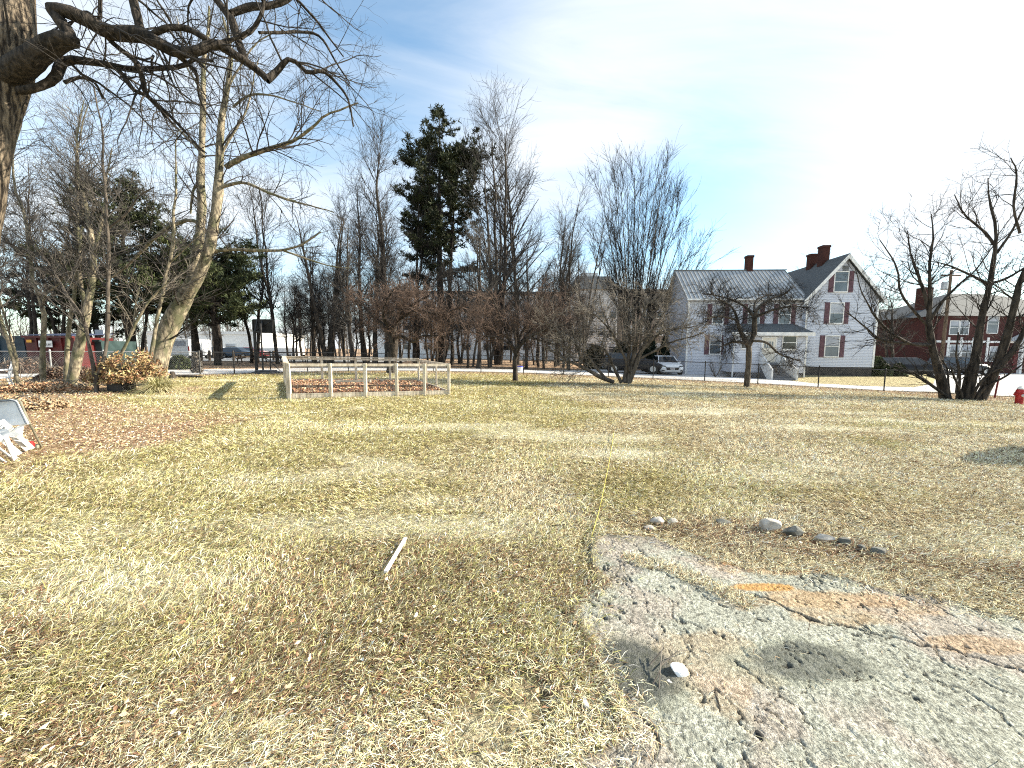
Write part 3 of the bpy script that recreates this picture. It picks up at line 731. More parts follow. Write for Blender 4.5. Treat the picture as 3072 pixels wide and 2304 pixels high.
DEN = .75; RS = .60
traced_tree('leaning_tree', 'tall double-stemmed pale tree leaning right, behind the brown leafy bush', None, [
    [(458, 1165, 14.6, 48), (474, 1090, 14.8, 43), (500, 1000, 15, 39), (535, 930, 15, 36), (562, 885, 15, 32), (578, 850, 15, 27), (595, 760, 15.1, 22), (610, 640, 15.1, 19), (616, 500, 15.2, 15), (618, 350, 15.3, 12), (622, 240, 15.4, 9), (640, 130, 15.5, 7), (650, 40, 15.6, 4)],
    [(545, 920, 15, 26), (580, 862, 14.9, 25), (610, 800, 14.8, 24), (640, 700, 14.8, 22), (655, 600, 14.8, 20), (665, 520, 14.8, 17), (667, 430, 14.8, 15), (680, 330, 14.7, 12), (700, 200, 14.6, 9), (705, 150, 14.6, 7), (690, 60, 14.6, 5)],
    [(680, 500, 14.8, 12), (720, 476, 14.6, 12), (800, 445, 14.4, 9), (880, 415, 14.2, 8), (930, 375, 14.1, 6), (962, 340, 14, 5), (1000, 325, 13.9, 4), (1062, 298, 13.8, 3)],
    [(668, 560, 14.8, 8), (730, 548, 14.6, 7), (800, 575, 14.5, 6), (880, 605, 14.4, 5), (925, 618, 14.3, 4), (1000, 640, 14.2, 2.5)],
    [(600, 668, 15.1, 9), (565, 660, 15.2, 9), (540, 668, 15.3, 9), (506, 682, 15.4, 9), (435, 738, 15.6, 8), (380, 790, 15.8, 5), (330, 830, 16, 3)],
    [(622, 758, 15, 8), (700, 748, 14.9, 7), (800, 752, 14.8, 7), (860, 750, 14.7, 6), (915, 734, 14.6, 4), (970, 700, 14.6, 3)],
    [(850, 752, 14.7, 5), (920, 775, 14.6, 4), (1000, 798, 14.5, 3), (1050, 800, 14.4, 2)],
    [(614, 470, 15.2, 7), (570, 420, 15.3, 6), (520, 370, 15.4, 5), (480, 320, 15.6, 4), (440, 290, 15.8, 3)],
    [(700, 320, 14.7, 6), (745, 285, 14.5, 5), (800, 280, 14.4, 4), (880, 300, 14.3, 3), (960, 320, 14.2, 2)],
    [(660, 470, 14.8, 6), (700, 400, 14.8, 5), (735, 340, 14.8, 4), (760, 250, 14.8, 3), (780, 180, 14.9, 2)],
    [(612, 560, 15.1, 6), (585, 560, 15.2, 6), (575, 600, 15.2, 5), (572, 640, 15.3, 4)],
    [(615, 300, 15.3, 5), (590, 250, 15.4, 5), (560, 200, 15.5, 4), (545, 120, 15.6, 3), (520, 30, 15.8, 2)],
    [(690, 250, 14.6, 5), (720, 200, 14.6, 4), (770, 130, 14.6, 3), (830, 90, 14.6, 2)]],
    260, 1500, 2600, (.9, 3.0), (.5, 1.4), (.2, .6), M['bark_pale'], M['twig_dark'], 2, t0=.12, rmin=(.009, .006, .005), kside=10)

SAP = [
 ('slim pale sapling growing directly in front of the red dumpster', [[(130, 1150, 14.2, 12), (128, 1060, 14.2, 11), (135, 950, 14.3, 10), (126, 900, 14.3, 9), (104, 850, 14.3, 8), (95, 780, 14.3, 8), (88, 700, 14.3, 7), (75, 640, 14.4, 6), (52, 560, 14.4, 5), (46, 480, 14.5, 4), (50, 380, 14.5, 3), (60, 300, 14.6, 2)], [(128, 920, 14.3, 5), (140, 880, 14.2, 5), (180, 850, 14.1, 3), (200, 800, 14, 2)]]),
 ('thin pale sapling crossing the right end of the red dumpster', [[(198, 1160, 14.0, 11), (202, 1060, 14.0, 10), (214, 960, 14.1, 9), (226, 880, 14.1, 8), (235, 780, 14.2, 7), (232, 690, 14.2, 6), (226, 600, 14.3, 5), (225, 480, 14.3, 4), (236, 380, 14.4, 3), (250, 300, 14.4, 2)], [(226, 880, 14.1, 5), (205, 840, 14.1, 5), (170, 780, 14.1, 4), (120, 730, 14.1, 3), (80, 700, 14.1, 2)]]),
 ('thickest pale trunk of the left thicket, forking high above the dumpster', [[(212, 1165, 13.6, 22), (232, 1070, 13.6, 21), (252, 980, 13.6, 19), (268, 900, 13.7, 16), (281, 810, 13.7, 14), (276, 720, 13.7, 11), (258, 640, 13.7, 9), (240, 560, 13.8, 7), (228, 500, 13.8, 5), (225, 400, 13.8, 4), (240, 300, 13.9, 2)], [(280, 770, 13.7, 8), (300, 690, 13.6, 7), (318, 610, 13.6, 5), (322, 540, 13.6, 4), (350, 450, 13.6, 2)], [(262, 980, 13.8, 9), (254, 900, 13.8, 8), (240, 820, 13.8, 7), (243, 700, 13.8, 5), (250, 560, 13.9, 3)]]),
 ('forked dark sapling rising from the right end of the leaf pile', [[(292, 1195, 12.4, 11), (286, 1130, 12.4, 10), (272, 1060, 12.4, 8), (262, 1000, 12.5, 7), (250, 950, 12.5, 7), (200, 870, 12.6, 6), (165, 800, 12.7, 4), (120, 740, 12.8, 3), (90, 690, 12.9, 2)], [(288, 1140, 12.4, 8), (312, 1080, 12.4, 8), (324, 1000, 12.5, 8), (326, 880, 12.5, 8), (328, 760, 12.6, 7), (330, 640, 12.6, 6), (326, 560, 12.7, 5), (334, 480, 12.7, 4), (330, 380, 12.8, 3), (320, 300, 12.9, 2)], [(330, 680, 12.6, 5), (380, 640, 12.6, 5), (420, 590, 12.6, 4), (470, 565, 12.6, 3)]]),
 ('bare slanting sapling poking out over the brown leafy bush', [[(336, 1110, 13.3, 8), (380, 1030, 13.3, 7), (398, 990, 13.3, 7), (430, 930, 13.3, 6), (465, 885, 13.3, 5), (500, 850, 13.3, 3)], [(398, 990, 13.3, 4), (410, 900, 13.3, 3), (420, 850, 13.3, 2)]]),
 ('thin mottled sapling hugging the left side of the leaning tree', [[(440, 1135, 13.8, 9), (456, 1050, 13.8, 9), (470, 960, 13.8, 8), (485, 900, 13.8, 8), (505, 800, 13.9, 7), (520, 740, 13.9, 7), (530, 640, 13.9, 6), (541, 560, 14, 5), (538, 480, 14, 3), (545, 380, 14, 2)], [(508, 790, 13.9, 4), (560, 740, 13.8, 3), (600, 700, 13.8, 2)]]),
 ('pair of thin bare stems crossing at the far left edge', [[(56, 1155, 12.6, 7), (34, 1060, 12.6, 7), (12, 985, 12.6, 6), (-20, 880, 12.7, 5), (-60, 760, 12.8, 4)], [(44, 1150, 12.8, 7), (50, 1080, 12.8, 6), (30, 1000, 12.8, 5), (10, 930, 12.9, 4), (-5, 860, 12.9, 3)]])]
for i, (lb, tr) in enumerate(SAP):
    big = i in (2, 3)
    k = [1, 1, 1.5, 1.2, .25, .6, .4][i]; RS = .58
    traced_tree('young_tree', lb, 'bare young trees in the left thicket', tr, int(95 * k), int(620 * k), int(900 * k), (.7, 2.4), (.35, 1.1), (.15, .45), M['bark_pale'] if i != 3 else M['bark_mid'], [M['twig_grey'], M['twig_pale'], M['twig_grey']][i % 3], 40 + i, t0=.33, rmin=(.008, .005, .004), up=.03)

DEN = 1.0; RS = .68
# ---- yard trees along the fence
traced_tree('apple_tree', 'gnarled dark fruit tree behind the garden frame with wide reddish twiggy crown', 'fruit trees along the black fence', [
    [(1172, 1130, 23.4, 22), (1178, 1075, 23.4, 20), (1180, 1030, 23.4, 19), (1176, 1000, 23.4, 18), (1184, 975, 23.4, 12), (1205, 945, 23.2, 9), (1240, 915, 23, 6), (1290, 890, 22.8, 4)],
    [(1180, 1020, 23.4, 14), (1160, 985, 23.5, 13), (1130, 960, 23.7, 9), (1100, 930, 23.9, 6), (1070, 890, 24, 4)],
    [(1182, 1015, 23.3, 10), (1205, 1008, 23.1, 8), (1240, 1026, 22.8, 7), (1262, 1012, 22.6, 6), (1300, 1008, 22.4, 4), (1340, 1010, 22.2, 3)],
    [(1178, 990, 23.4, 10), (1195, 950, 23.6, 9), (1206, 900, 23.9, 7), (1196, 860, 24.2, 5)],
    [(1196, 960, 23.2, 7), (1250, 930, 22.7, 6), (1310, 940, 22.4, 5), (1380, 920, 22.2, 3)],
    [(1170, 985, 23.2, 8), (1150, 950, 22.7, 6), (1160, 900, 22.3, 4), (1180, 870, 22, 3)]],
    240, 1700, 3000, (.8, 2.4), (.4, 1.3), (.2, .6), M['bark_dark'], M['twig_red'], 61, ang=(35, 90), up=.0, wander=.24, rmin=(.012, .009, .007))
traced_tree('apple_tree', 'small fruit tree with straight short trunk and low flat crown, right of garden frame', 'fruit trees along the black fence', [
    [(1546, 1143, 19.6, 13), (1546, 1100, 19.6, 10), (1546, 1065, 19.6, 10), (1552, 1050, 19.6, 9), (1570, 1025, 19.5, 8), (1610, 1000, 19.3, 6), (1660, 985, 19.2, 4), (1720, 975, 19, 2)],
    [(1547, 1062, 19.6, 9), (1535, 1035, 19.6, 8), (1520, 1010, 19.7, 7), (1480, 985, 19.8, 5), (1430, 960, 19.9, 3)],
    [(1552, 1046, 19.5, 7), (1562, 1005, 19.7, 6), (1590, 960, 19.9, 4), (1600, 915, 20.1, 3), (1610, 880, 20.2, 2)],
    [(1530, 1025, 19.6, 6), (1505, 960, 19.4, 5), (1490, 920, 19.2, 3), (1470, 880, 19.1, 2)],
    [(1590, 1012, 19.3, 5), (1650, 1030, 19, 4), (1700, 1045, 18.8, 2)],
    [(1540, 1040, 19.3, 6), (1500, 1015, 18.8, 4), (1450, 1005, 18.4, 3), (1400, 990, 18.2, 2)],
    [(1560, 1030, 19.8, 6), (1620, 960, 20.2, 4), (1670, 920, 20.4, 3), (1700, 890, 20.5, 2)]],
    260, 2000, 3200, (.6, 1.9), (.35, 1.1), (.2, .5), M['bark_dark'], M['twig_red'], 62, ang=(35, 90), up=.0, wander=.22, rmin=(.011, .008, .006))
traced_tree('apple_tree', 'dark umbrella-shaped fruit tree standing before the white house porch', 'fruit trees along the black fence', [
    [(2240, 1162, 20.2, 13), (2244, 1110, 20.2, 11), (2246, 1060, 20.2, 11), (2244, 1035, 20.2, 12), (2228, 1010, 20.2, 9), (2215, 985, 20.2, 7), (2206, 950, 20.2, 6), (2190, 920, 20.2, 4), (2140, 900, 20.2, 3)],
    [(2246, 1040, 20.2, 10), (2262, 1000, 20.2, 11), (2264, 960, 20.2, 10), (2270, 930, 20.2, 7), (2300, 905, 20.2, 5), (2360, 885, 20.2, 3)],
    [(2238, 1030, 20.2, 7), (2200, 1026, 20, 5), (2165, 1040, 19.8, 3)],
    [(2258, 1022, 20.1, 6), (2300, 1028, 19.9, 5), (2340, 1062, 19.7, 4), (2402, 1080, 19.6, 2)],
    [(2262, 950, 20.2, 7), (2230, 915, 20.4, 5), (2170, 890, 20.6, 3), (2110, 880, 20.7, 2)],
    [(2266, 950, 20.2, 7), (2320, 930, 20, 5), (2380, 920, 19.8, 3), (2430, 925, 19.6, 2)],
    [(2210, 960, 20.2, 5), (2160, 950, 19.8, 4), (2110, 960, 19.5, 2)],
    [(2262, 935, 20.2, 6), (2270, 900, 20.6, 4), (2320, 880, 20.9, 2)]],
    260, 2200, 2600, (.5, 1.5), (.3, .9), (.2, .45), M['bark_mid'], M['twig_dark'], 63, ang=(45, 100), up=-.01, wander=.25, rmin=(.011, .008, .006), t0=.42)
traced_tree('spreading_shrub', 'grey many-stemmed shrub fanning from one foot left of the white car', None, [
    [(1880, 1150, 18.9, 14), (1896, 1090, 18.9, 10), (1912, 1020, 18.9, 7), (1925, 960, 18.9, 5), (1950, 900, 18.9, 3)],
    [(1872, 1148, 18.9, 11), (1884, 1080, 19, 8), (1886, 1010, 19, 6), (1870, 940, 19.1, 4), (1860, 870, 19.2, 2)],
    [(1864, 1148, 18.9, 9), (1840, 1100, 18.8, 6), (1815, 1050, 18.7, 5), (1770, 1035, 18.6, 3)],
    [(1840, 1146, 18.7, 10), (1800, 1130, 18.5, 9), (1748, 1100, 18.3, 7), (1700, 1078, 18.1, 4), (1640, 1040, 18, 3)],
    [(1820, 1140, 18.6, 7), (1780, 1090, 18.4, 6), (1745, 1045, 18.2, 5), (1700, 1010, 18.1, 3), (1620, 960, 18, 2)],
    [(1745, 1092, 18.3, 6), (1730, 1030, 18.2, 5), (1715, 990, 18.1, 3)],
    [(1886, 1148, 18.9, 12), (1905, 1100, 18.8, 10), (1925, 1050, 18.7, 8), (1970, 1005, 18.5, 6), (2020, 990, 18.3, 4), (2080, 985, 18.2, 2)],
    [(1915, 1078, 18.8, 5), (1960, 1055, 18.6, 5), (2010, 1030, 18.4, 4), (2070, 1015, 18.2, 3), (2110, 1000, 18.1, 2)],
    [(1892, 1120, 18.8, 6), (1860, 1040, 18.6, 5), (1830, 990, 18.4, 4), (1790, 950, 18.3, 3), (1740, 920, 18.2, 2)],
    [(1900, 1090, 18.9, 6), (1950, 1000, 19.1, 5), (1990, 940, 19.3, 4), (2010, 890, 19.4, 2)],
    [(1884, 1090, 18.9, 6), (1840, 1000, 19.2, 4), (1810, 930, 19.4, 3), (1800, 880, 19.5, 2)]],
    330, 2600, 3200, (.5, 1.7), (.3, .9), (.2, .5), M['bark_mid'], M['twig_pale'], 64, ang=(25, 80), up=.01, wander=.2, rmin=(.010, .008, .006), cat='shrub', t0=.35)
RS = .56
traced_tree('many_stemmed_tree', 'big dark tree with several crooked trunks by the road at the right edge', None, [
    [(2838, 1205, 17.3, 26), (2822, 1130, 17.3, 20), (2806, 1070, 17.3, 16), (2796, 1010, 17.3, 15), (2792, 975, 17.3, 14), (2796, 940, 17.3, 10), (2806, 870, 17.2, 8), (2814, 780, 17.1, 6), (2818, 700, 17, 4), (2815, 640, 17, 2)],
    [(2794, 960, 17.3, 10), (2778, 900, 17.4, 8), (2755, 830, 17.5, 6), (2735, 770, 17.6, 4), (2722, 700, 17.7, 2)],
    [(2793, 1035, 17.3, 8), (2740, 1032, 17.1, 8), (2692, 1008, 16.9, 7), (2640, 960, 16.7, 5), (2600, 890, 16.5, 3), (2570, 800, 16.4, 2)],
    [(2780, 1032, 17.3, 7), (2700, 1030, 17, 7), (2640, 1020, 16.8, 6), (2600, 985, 16.6, 4), (2540, 940, 16.4, 2)],
    [(2790, 985, 17.3, 7), (2740, 930, 17.4, 6), (2705, 880, 17.5, 5), (2690, 800, 17.6, 4), (2640, 720, 17.8, 2)],
    [(2797, 950, 17.3, 8), (2830, 900, 17.2, 6), (2880, 850, 17.1, 5), (2940, 800, 17, 3), (2990, 730, 16.9, 2)],
    [(2900, 1205, 17.2, 24), (2918, 1120, 17.2, 19), (2938, 1010, 17.2, 17), (2955, 920, 17.2, 14), (2968, 860, 17.2, 12), (2980, 780, 17.2, 9), (2990, 700, 17.2, 7), (2975, 620, 17.3, 5), (2960, 540, 17.4, 2)],
    [(2972, 855, 17.2, 8), (2920, 830, 17.3, 6), (2850, 800, 17.4, 4), (2790, 790, 17.5, 2)],
    [(2974, 850, 17.2, 8), (3020, 835, 17.1, 6), (3080, 800, 17, 4)],
    [(2988, 740, 17.2, 7), (2950, 690, 17.3, 6), (2900, 640, 17.4, 4), (2880, 580, 17.5, 2)],
    [(2990, 760, 17.2, 6), (3030, 700, 17.1, 5), (3070, 620, 17, 3)],
    [(2936, 1205, 17.1, 25), (2975, 1130, 17, 21), (3004, 1060, 16.9, 18), (3030, 960, 16.8, 14), (3045, 880, 16.8, 12), (3070, 800, 16.7, 9), (3110, 700, 16.6, 6), (3130, 560, 16.6, 3)],
    [(2960, 1150, 17, 16), (3000, 1100, 16.8, 13), (3050, 1040, 16.6, 11), (3090, 960, 16.5, 9), (3130, 860, 16.4, 6)],
    [(2860, 1205, 17.2, 10), (2790, 1150, 17, 7), (2740, 1115, 16.9, 5), (2728, 1112, 16.9, 3)],
    [(2870, 1205, 17.2, 8), (2880, 1130, 17.1, 6), (2870, 1060, 17, 4), (2880, 1000, 17, 3)],
    [(2880, 1205, 17.2, 7), (2895, 1140, 17.3, 5), (2915, 1080, 17.4, 4), (2960, 1030, 17.5, 2)],
    [(2850, 1205, 17.2, 8), (2845, 1150, 17.4, 5), (2840, 1100, 17.5, 4), (2810, 1060, 17.6, 2)],
    [(2920, 1205, 17.1, 8), (2960, 1160, 16.9, 6), (3020, 1130, 16.7, 5), (3080, 1090, 16.5, 3)],
    [(2890, 1205, 17.1, 8), (2870, 1150, 16.9, 6), (2850, 1110, 16.8, 4)],
    [(2910, 1205, 17.1, 8), (2940, 1150, 16.8, 6), (2990, 1110, 16.6, 4), (3050, 1100, 16.4, 2)],
    [(3060, 700, 15.5, 6), (3040, 620, 15.5, 5), (3050, 520, 15.5, 4), (3030, 470, 15.5, 2)]],
    300, 1300, 2000, (.8, 2.5), (.4, 1.2), (.15, .5), M['bark_dark'], M['twig_dark'], 65, ang=(25, 65), up=.03, wander=.13, rmin=(.009, .007, .006), t0=.3)

# ---- generic bare trees beyond the fence
def bare_tree(label, group, px, Y, top_py, rpx, seed, stems=1, spread=.08, limbs=26, tw=(420, 1300, 1700), fan=0, mt='bark_dark', mc='twig_dark', crown=(.28, 1), llen=.34, lang=(25, 55), name='bare_tree', lean=0, k=6, up=.05, tmin=1.0):
    rng = np.random.default_rng(seed)
    b = GX(px, Y); H = PT(px, top_py, Y)[2] - b[2]
    S = []
    for s in range(stems):
        h = H * (1 - .18 * rng.random() * (s > 0)); n = 13; a = rng.uniform(0, 2 * PI); sp = spread * (s > 0 or stems > 1)
        z = np.linspace(-.02, 1, n) * h
        t = np.linspace(0, 1, n)
        x = b[0] + np.cos(a) * sp * H * t ** 1.3 + lean * H * t + np.cumsum(rng.normal(size=n)) * .006 * H + .25 * np.cos(a) * (stems > 1)
        y = b[1] + np.sin(a) * sp * H * t ** 1.3 + np.cumsum(rng.normal(size=n)) * .006 * H + .25 * np.sin(a) * (stems > 1)
        r = .66 * rpx / 1150 * Y * (1 - .25 * (stems > 1)) * (1 - t) ** .8 + .012; r[0] *= 1.25
        S.append(resample(np.stack([x, y, b[2] + z], 1), r, 18))
    P1, R1 = st(*S)
    P2, R2 = children(rng, P1, R1, limbs * stems, lang, (llen * H * .5, llen * H), crown[0], crown[1], 8, .09, up, .5, .3, .018 * tmin, .55)
    P3, R3 = children(rng, np.concatenate([P2]), R2, int(tw[0] * .75), (18, 45), (.06 * H, .14 * H), .15, 1, 6, .11, up * .8, .6, .35, .013 * tmin, .35)
    P4, R4 = children(rng, P3, R3, int(tw[1] * .55), (15, 45), (.03 * H, .085 * H), .1, 1, 4, .12, up * .6, .7, .5, .009 * tmin, .35)
    sets = [(P2, R2, 4), (P3, R3, 3), (P4, R4, 3)]
    if tw[2]:
        P5, R5 = children(rng, P4, R4, int(tw[2] * .4), (15, 45), (.02 * H, .05 * H), .1, 1, 3, .12, up * .6, .7, .5, .007 * tmin, .3); sets.append((P5, R5, 3))
    return tree_thing(name, label, group, b, [(P1, R1, k)], sets, M[mt], M[mc])

bare_tree('tall bare tree with arching crown, close to the right of the big pine', 'tall bare trees beyond the fence', 1492, 41, 440, 15, 70, 4, .17, 22, (620, 2600, 3600), llen=.46, tmin=1.1, lang=(28,55))
bare_tree('tall leaning bare tree, second to the right of the big pine', 'tall bare trees beyond the fence', 1560, 42, 400, 12, 71, 2, .12, 24, (520, 2200, 2800), llen=.36, lean=.05, tmin=1.1)
bare_tree('slender upright bare tree with wispy top, left of the fan-shaped tree', 'tall bare trees beyond the fence', 1668, 43, 570, 10, 72, 3, .12, 20, (460, 2000, 2600), llen=.32, lang=(18, 35), mc='twig_grey')
bare_tree('tall bare tree with a dark straight trunk rising behind the gnarled fruit tree', 'tall bare trees beyond the fence', 1165, 33, 450, 18, 73, 1, .1, 50, (560, 2400, 3000), llen=.32, lang=(22, 42), crown=(.3, 1))
bare_tree('slim dark bare tree left of the big pine, thinner than the one on its right', 'tall bare trees beyond the fence', 1095, 36, 560, 12, 74, 1, .1, 46, (460, 1900, 2400), llen=.30, lang=(20, 42), lean=-.04)
bare_tree('dark vase-shaped bare tree midway between the basketball hoop and the garden frame', 'tall bare trees beyond the fence', 985, 34, 600, 15, 75, 3, .14, 18, (420, 2000, 2600), llen=.34, lang=(20, 45), lean=-.03)
bare_tree('thin bare tree just left of the basketball backboard', 'tall bare trees beyond the fence', 760, 36, 610, 9, 76, 2, .1, 22, (380, 1400, 1600), llen=.30, lang=(25, 50))
bare_tree('thin bare tree just right of the basketball backboard', 'tall bare trees beyond the fence', 838, 34, 560, 9, 77, 2, .08, 24, (380, 1400, 1600), llen=.30, lang=(25, 50))
bare_tree('narrow bare tree close on the left flank of the big pine', 'tall bare trees beyond the fence', 1240, 40, 470, 11, 78, 2, .06, 26, (420, 1700, 2000), llen=.26, lang=(20, 42))
bare_tree('wispy grey bare tree above the pale apartment block', 'tall bare trees beyond the fence', 1740, 52, 640, 8, 79, 3, .16, 18, (360, 1600, 2000), llen=.34, lang=(18, 40), mc='twig_grey')
bare_tree('faint bare treetop showing above the house roof between its chimneys', 'tall bare trees beyond the fence', 2360, 62, 775, 8, 80, 3, .2, 16, (300, 1400, 1600), llen=.34, mc='twig_grey')
bare_tree('bare tree tangled behind the big dark tree, before the brick house', 'tall bare trees beyond the fence', 2690, 36, 860, 9, 81, 3, .22, 16, (360, 1700, 2200), llen=.42, lang=(30, 70), mc='twig_grey')
# far left screen
for i, (px, Y, top, r, lb) in enumerate([(20, 24, 560, 9, 'bare tree behind the blue bin at the left edge'), (100, 30, 500, 9, 'bare tree standing behind the red dumpster, left side'), (190, 34, 520, 9, 'bare tree standing behind the red dumpster, right side'), (300, 38, 540, 9, 'bare tree behind the dark green bin'),
                                         (400, 30, 480, 8, 'bare tree behind the bush, left of the leaning tree'), (-60, 34, 520, 10, 'bare tree mostly cut off by the left edge'), (670, 46, 640, 8, 'distant bare tree above the white flat-roofed building')]):
    bare_tree(lb, 'bare trees behind the dumpsters', px, Y, top, r, 90 + i, 2, .1, 22, (380, 1700, 2000), llen=.34, lang=(25, 60), mc=['twig_grey', 'twig_dark'][i % 2])

# fan-shaped tree: many straight ascending stems from a short base
def fan_tree():
    rng = np.random.default_rng(101); Y = 37.0; b = GX(1905, Y); H = PT(1905, 500, Y)[2] - b[2]
    S = []
    for px0, px1, top, y1 in [(1880, 1800, 560, 36), (1885, 1840, 505, 38), (1890, 1880, 498, 37), (1900, 1925, 500, 39), (1905, 1975, 505, 36), (1915, 2015, 530, 38), (1925, 2045, 600, 37), (1930, 2090, 700, 36), (1935, 2108, 790, 37), (1875, 1775, 660, 38), (1888, 1860, 520, 35), (1908, 1950, 498, 38), (1918, 1995, 515, 35), (1898, 1905, 510, 36), (1882, 1820, 530, 39), (1928, 2030, 560, 39), (1932, 2070, 650, 35), (1934, 2100, 740, 38)]:
        S.append(trace([(px0, 1100, Y, 7), (px0 + (px1 - px0) * .12, 960, Y, 6), (px0 + (px1 - px0) * .38, 1100 - (1100 - top) * .5, (Y + y1) / 2, 4.2), (px0 + (px1 - px0) * .72, 1100 - (1100 - top) * .78, y1, 2.6), (px1, top, y1, 1.2)], 18))
    P1, R1 = st(*S); R1 = R1 * .62
    P2, R2 = children(rng, P1, R1, 420, (10, 32), (2.0, 5.4), .2, .97, 8, .06, .04, .5, .3, .016, .45)
    P3, R3 = children(rng, np.concatenate([P2]), R2, 3000, (10, 34), (.9, 2.6), .1, 1, 6, .08, .03, .6, .4, .012, .4)
    P4, R4 = children(rng, P3, R3, 3800, (10, 30), (.5, 1.4), .1, 1, 4, .08, .04, .7, .5, .010, .35)
    tree_thing('fan_tree', 'tall fan-shaped bare tree with dense upright twigs left of the white house', 'tall bare trees beyond the fence', b, [(P1, R1, 6)], [(P2, R2, 4), (P3, R3, 3), (P4, R4, 3)], M['bark_mid'], M['twig_dark'])
fan_tree()

# ---- grove of thin trunks: three shapes, copied with their trunk and crown
def proto(seed, H=9, r=.13, dbl=False):
    rng = np.random.default_rng(seed); n = 12; t = np.linspace(0, 1, n); S = []
    for s in range(2 if dbl else 1):
        x = np.cumsum(rng.normal(size=n)) * .06 + (.07 * H * t * (1 if s else -1) if dbl else 0) + .1 * s; y = np.cumsum(rng.normal(size=n)) * .06
        S.append(resample(np.stack([x, y, t * H - .1], 1), r * (1 - t) ** .7 + .012, 14))
    P1, R1 = st(*S)
    P2, R2 = children(rng, P1, R1, 34, (25, 60), (1.0, 3.0), .28, 1, 6, .12, .04, .5, .3, .014, .5)
    P3, R3 = children(rng, np.concatenate([P2]), R2, 380, (20, 50), (.5, 1.4), .1, 1, 5, .14, .03, .6, .4, .011, .3)
    P4, R4 = children(rng, P3, R3, 1100, (20, 50), (.3, .8), .1, 1, 3, .14, .02, .7, .5, .008, .3)
    return (tubemesh('trunk', [(P1, R1, 6)], M['bark_dark'] if seed % 2 else M['bark_mid'], (0, 0, 0)), tubemesh('crown', [(P2, R2, 4), (P3, R3, 3), (P4, R4, 3)], [M['twig_dark'], M['twig_grey'], M['twig_grey']][seed % 3], (0, 0, 0), False))
PROTO = [proto(201), proto(202, 8, .10, True), proto(203, 10, .15), proto(204, 7, .09), proto(205, 9, .12, True)]
rg = np.random.default_rng(7)
grove = [(px + rg.uniform(-9, 9), rg.uniform(29, 50)) for px in np.arange(860, 1760, 17.5)]
grove += [(px, rg.uniform(44, 56)) for px in (560, 640, 905, 935, 1000, 1030)] + [(px, rg.uniform(50, 70)) for px in (2640, 2700, 2760, 2830)]
def whereis(px):
    for a, b_, s in ((0, 700, 'near the parked cars'), (700, 860, 'right of the hoop'), (860, 1000, 'behind the left half of the garden frame'), (1000, 1130, 'behind the middle of the garden frame'), (1130, 1260, 'behind the gnarled fruit tree'),
                     (1260, 1400, 'behind the right end of the garden frame'), (1400, 1520, 'left of the small flat-crowned fruit tree'), (1520, 1640, 'behind the small flat-crowned fruit tree'), (1640, 1800, 'left of the fan-shaped tree'), (1800, 3100, 'before the brick houses')):
        if px < b_: return s
ORD = ['first', 'second', 'third', 'fourth', 'fifth', 'sixth', 'seventh', 'eighth', 'ninth', 'tenth', 'eleventh', 'twelfth', 'thirteenth', 'fourteenth']
seen = {}
for i, (px, Y) in enumerate(sorted(grove)):
    tm, cm = PROTO[i % 5]; b = GX(px, Y); s = rg.uniform(.8, 1.25); w_ = whereis(px); k = seen.get(w_, 0); seen[w_] = k + 1
    o = thing('woodland_tree', 'thin bare tree, %s from left of those %s' % (ORD[k], w_), 'tree', b, rg.uniform(0, 6.28), 'thin bare trees of the grove')
    o.scale = (s, s, s * rg.uniform(.85, 1.15)); link('trunk', tm, o); link('crown', cm, o)

# ---- the far wood that closes the horizon
def far_wood():
    rng = np.random.default_rng(404); n = 520; px = rng.uniform(-1200, 4300, n); Y = rng.uniform(80, 135, n)
    x = (px - 1536) / 1150 * Y; H = rng.uniform(7, 13, n) * np.where((px > 2050) & (px < 2640), .75, 1)
    t = np.linspace(0, 1, 6); P = np.zeros((n, 6, 3)); P[..., 0] = x[:, None] + np.cumsum(rng.normal(size=(n, 6)) * .25, 1); P[..., 1] = Y[:, None]; P[..., 2] = H[:, None] * t - .3
    Rr = .14 * (1 - t)[None] * np.ones((n, 1)) + .03
    P2, R2 = children(rng, P, Rr, n * 20, (20, 60), (1.2, 5), .08, 1, 4, .12, .05, .6, .5, .035, .4)
    P3, R3 = children(rng, P2, R2, n * 48, (20, 55), (.7, 2.0), .1, 1, 2, .12, .03, .7, .6, .028, .3)
    tag(link('far_wood', tubemesh('far_wood', [(P, Rr, 4), (P2, R2, 3), (P3, R3, 3)], M['twig_grey'], (0, 0, 0), False)), 'distant grey leafless woodland closing the horizon behind the buildings', 'woodland', kind='stuff')
far_wood()

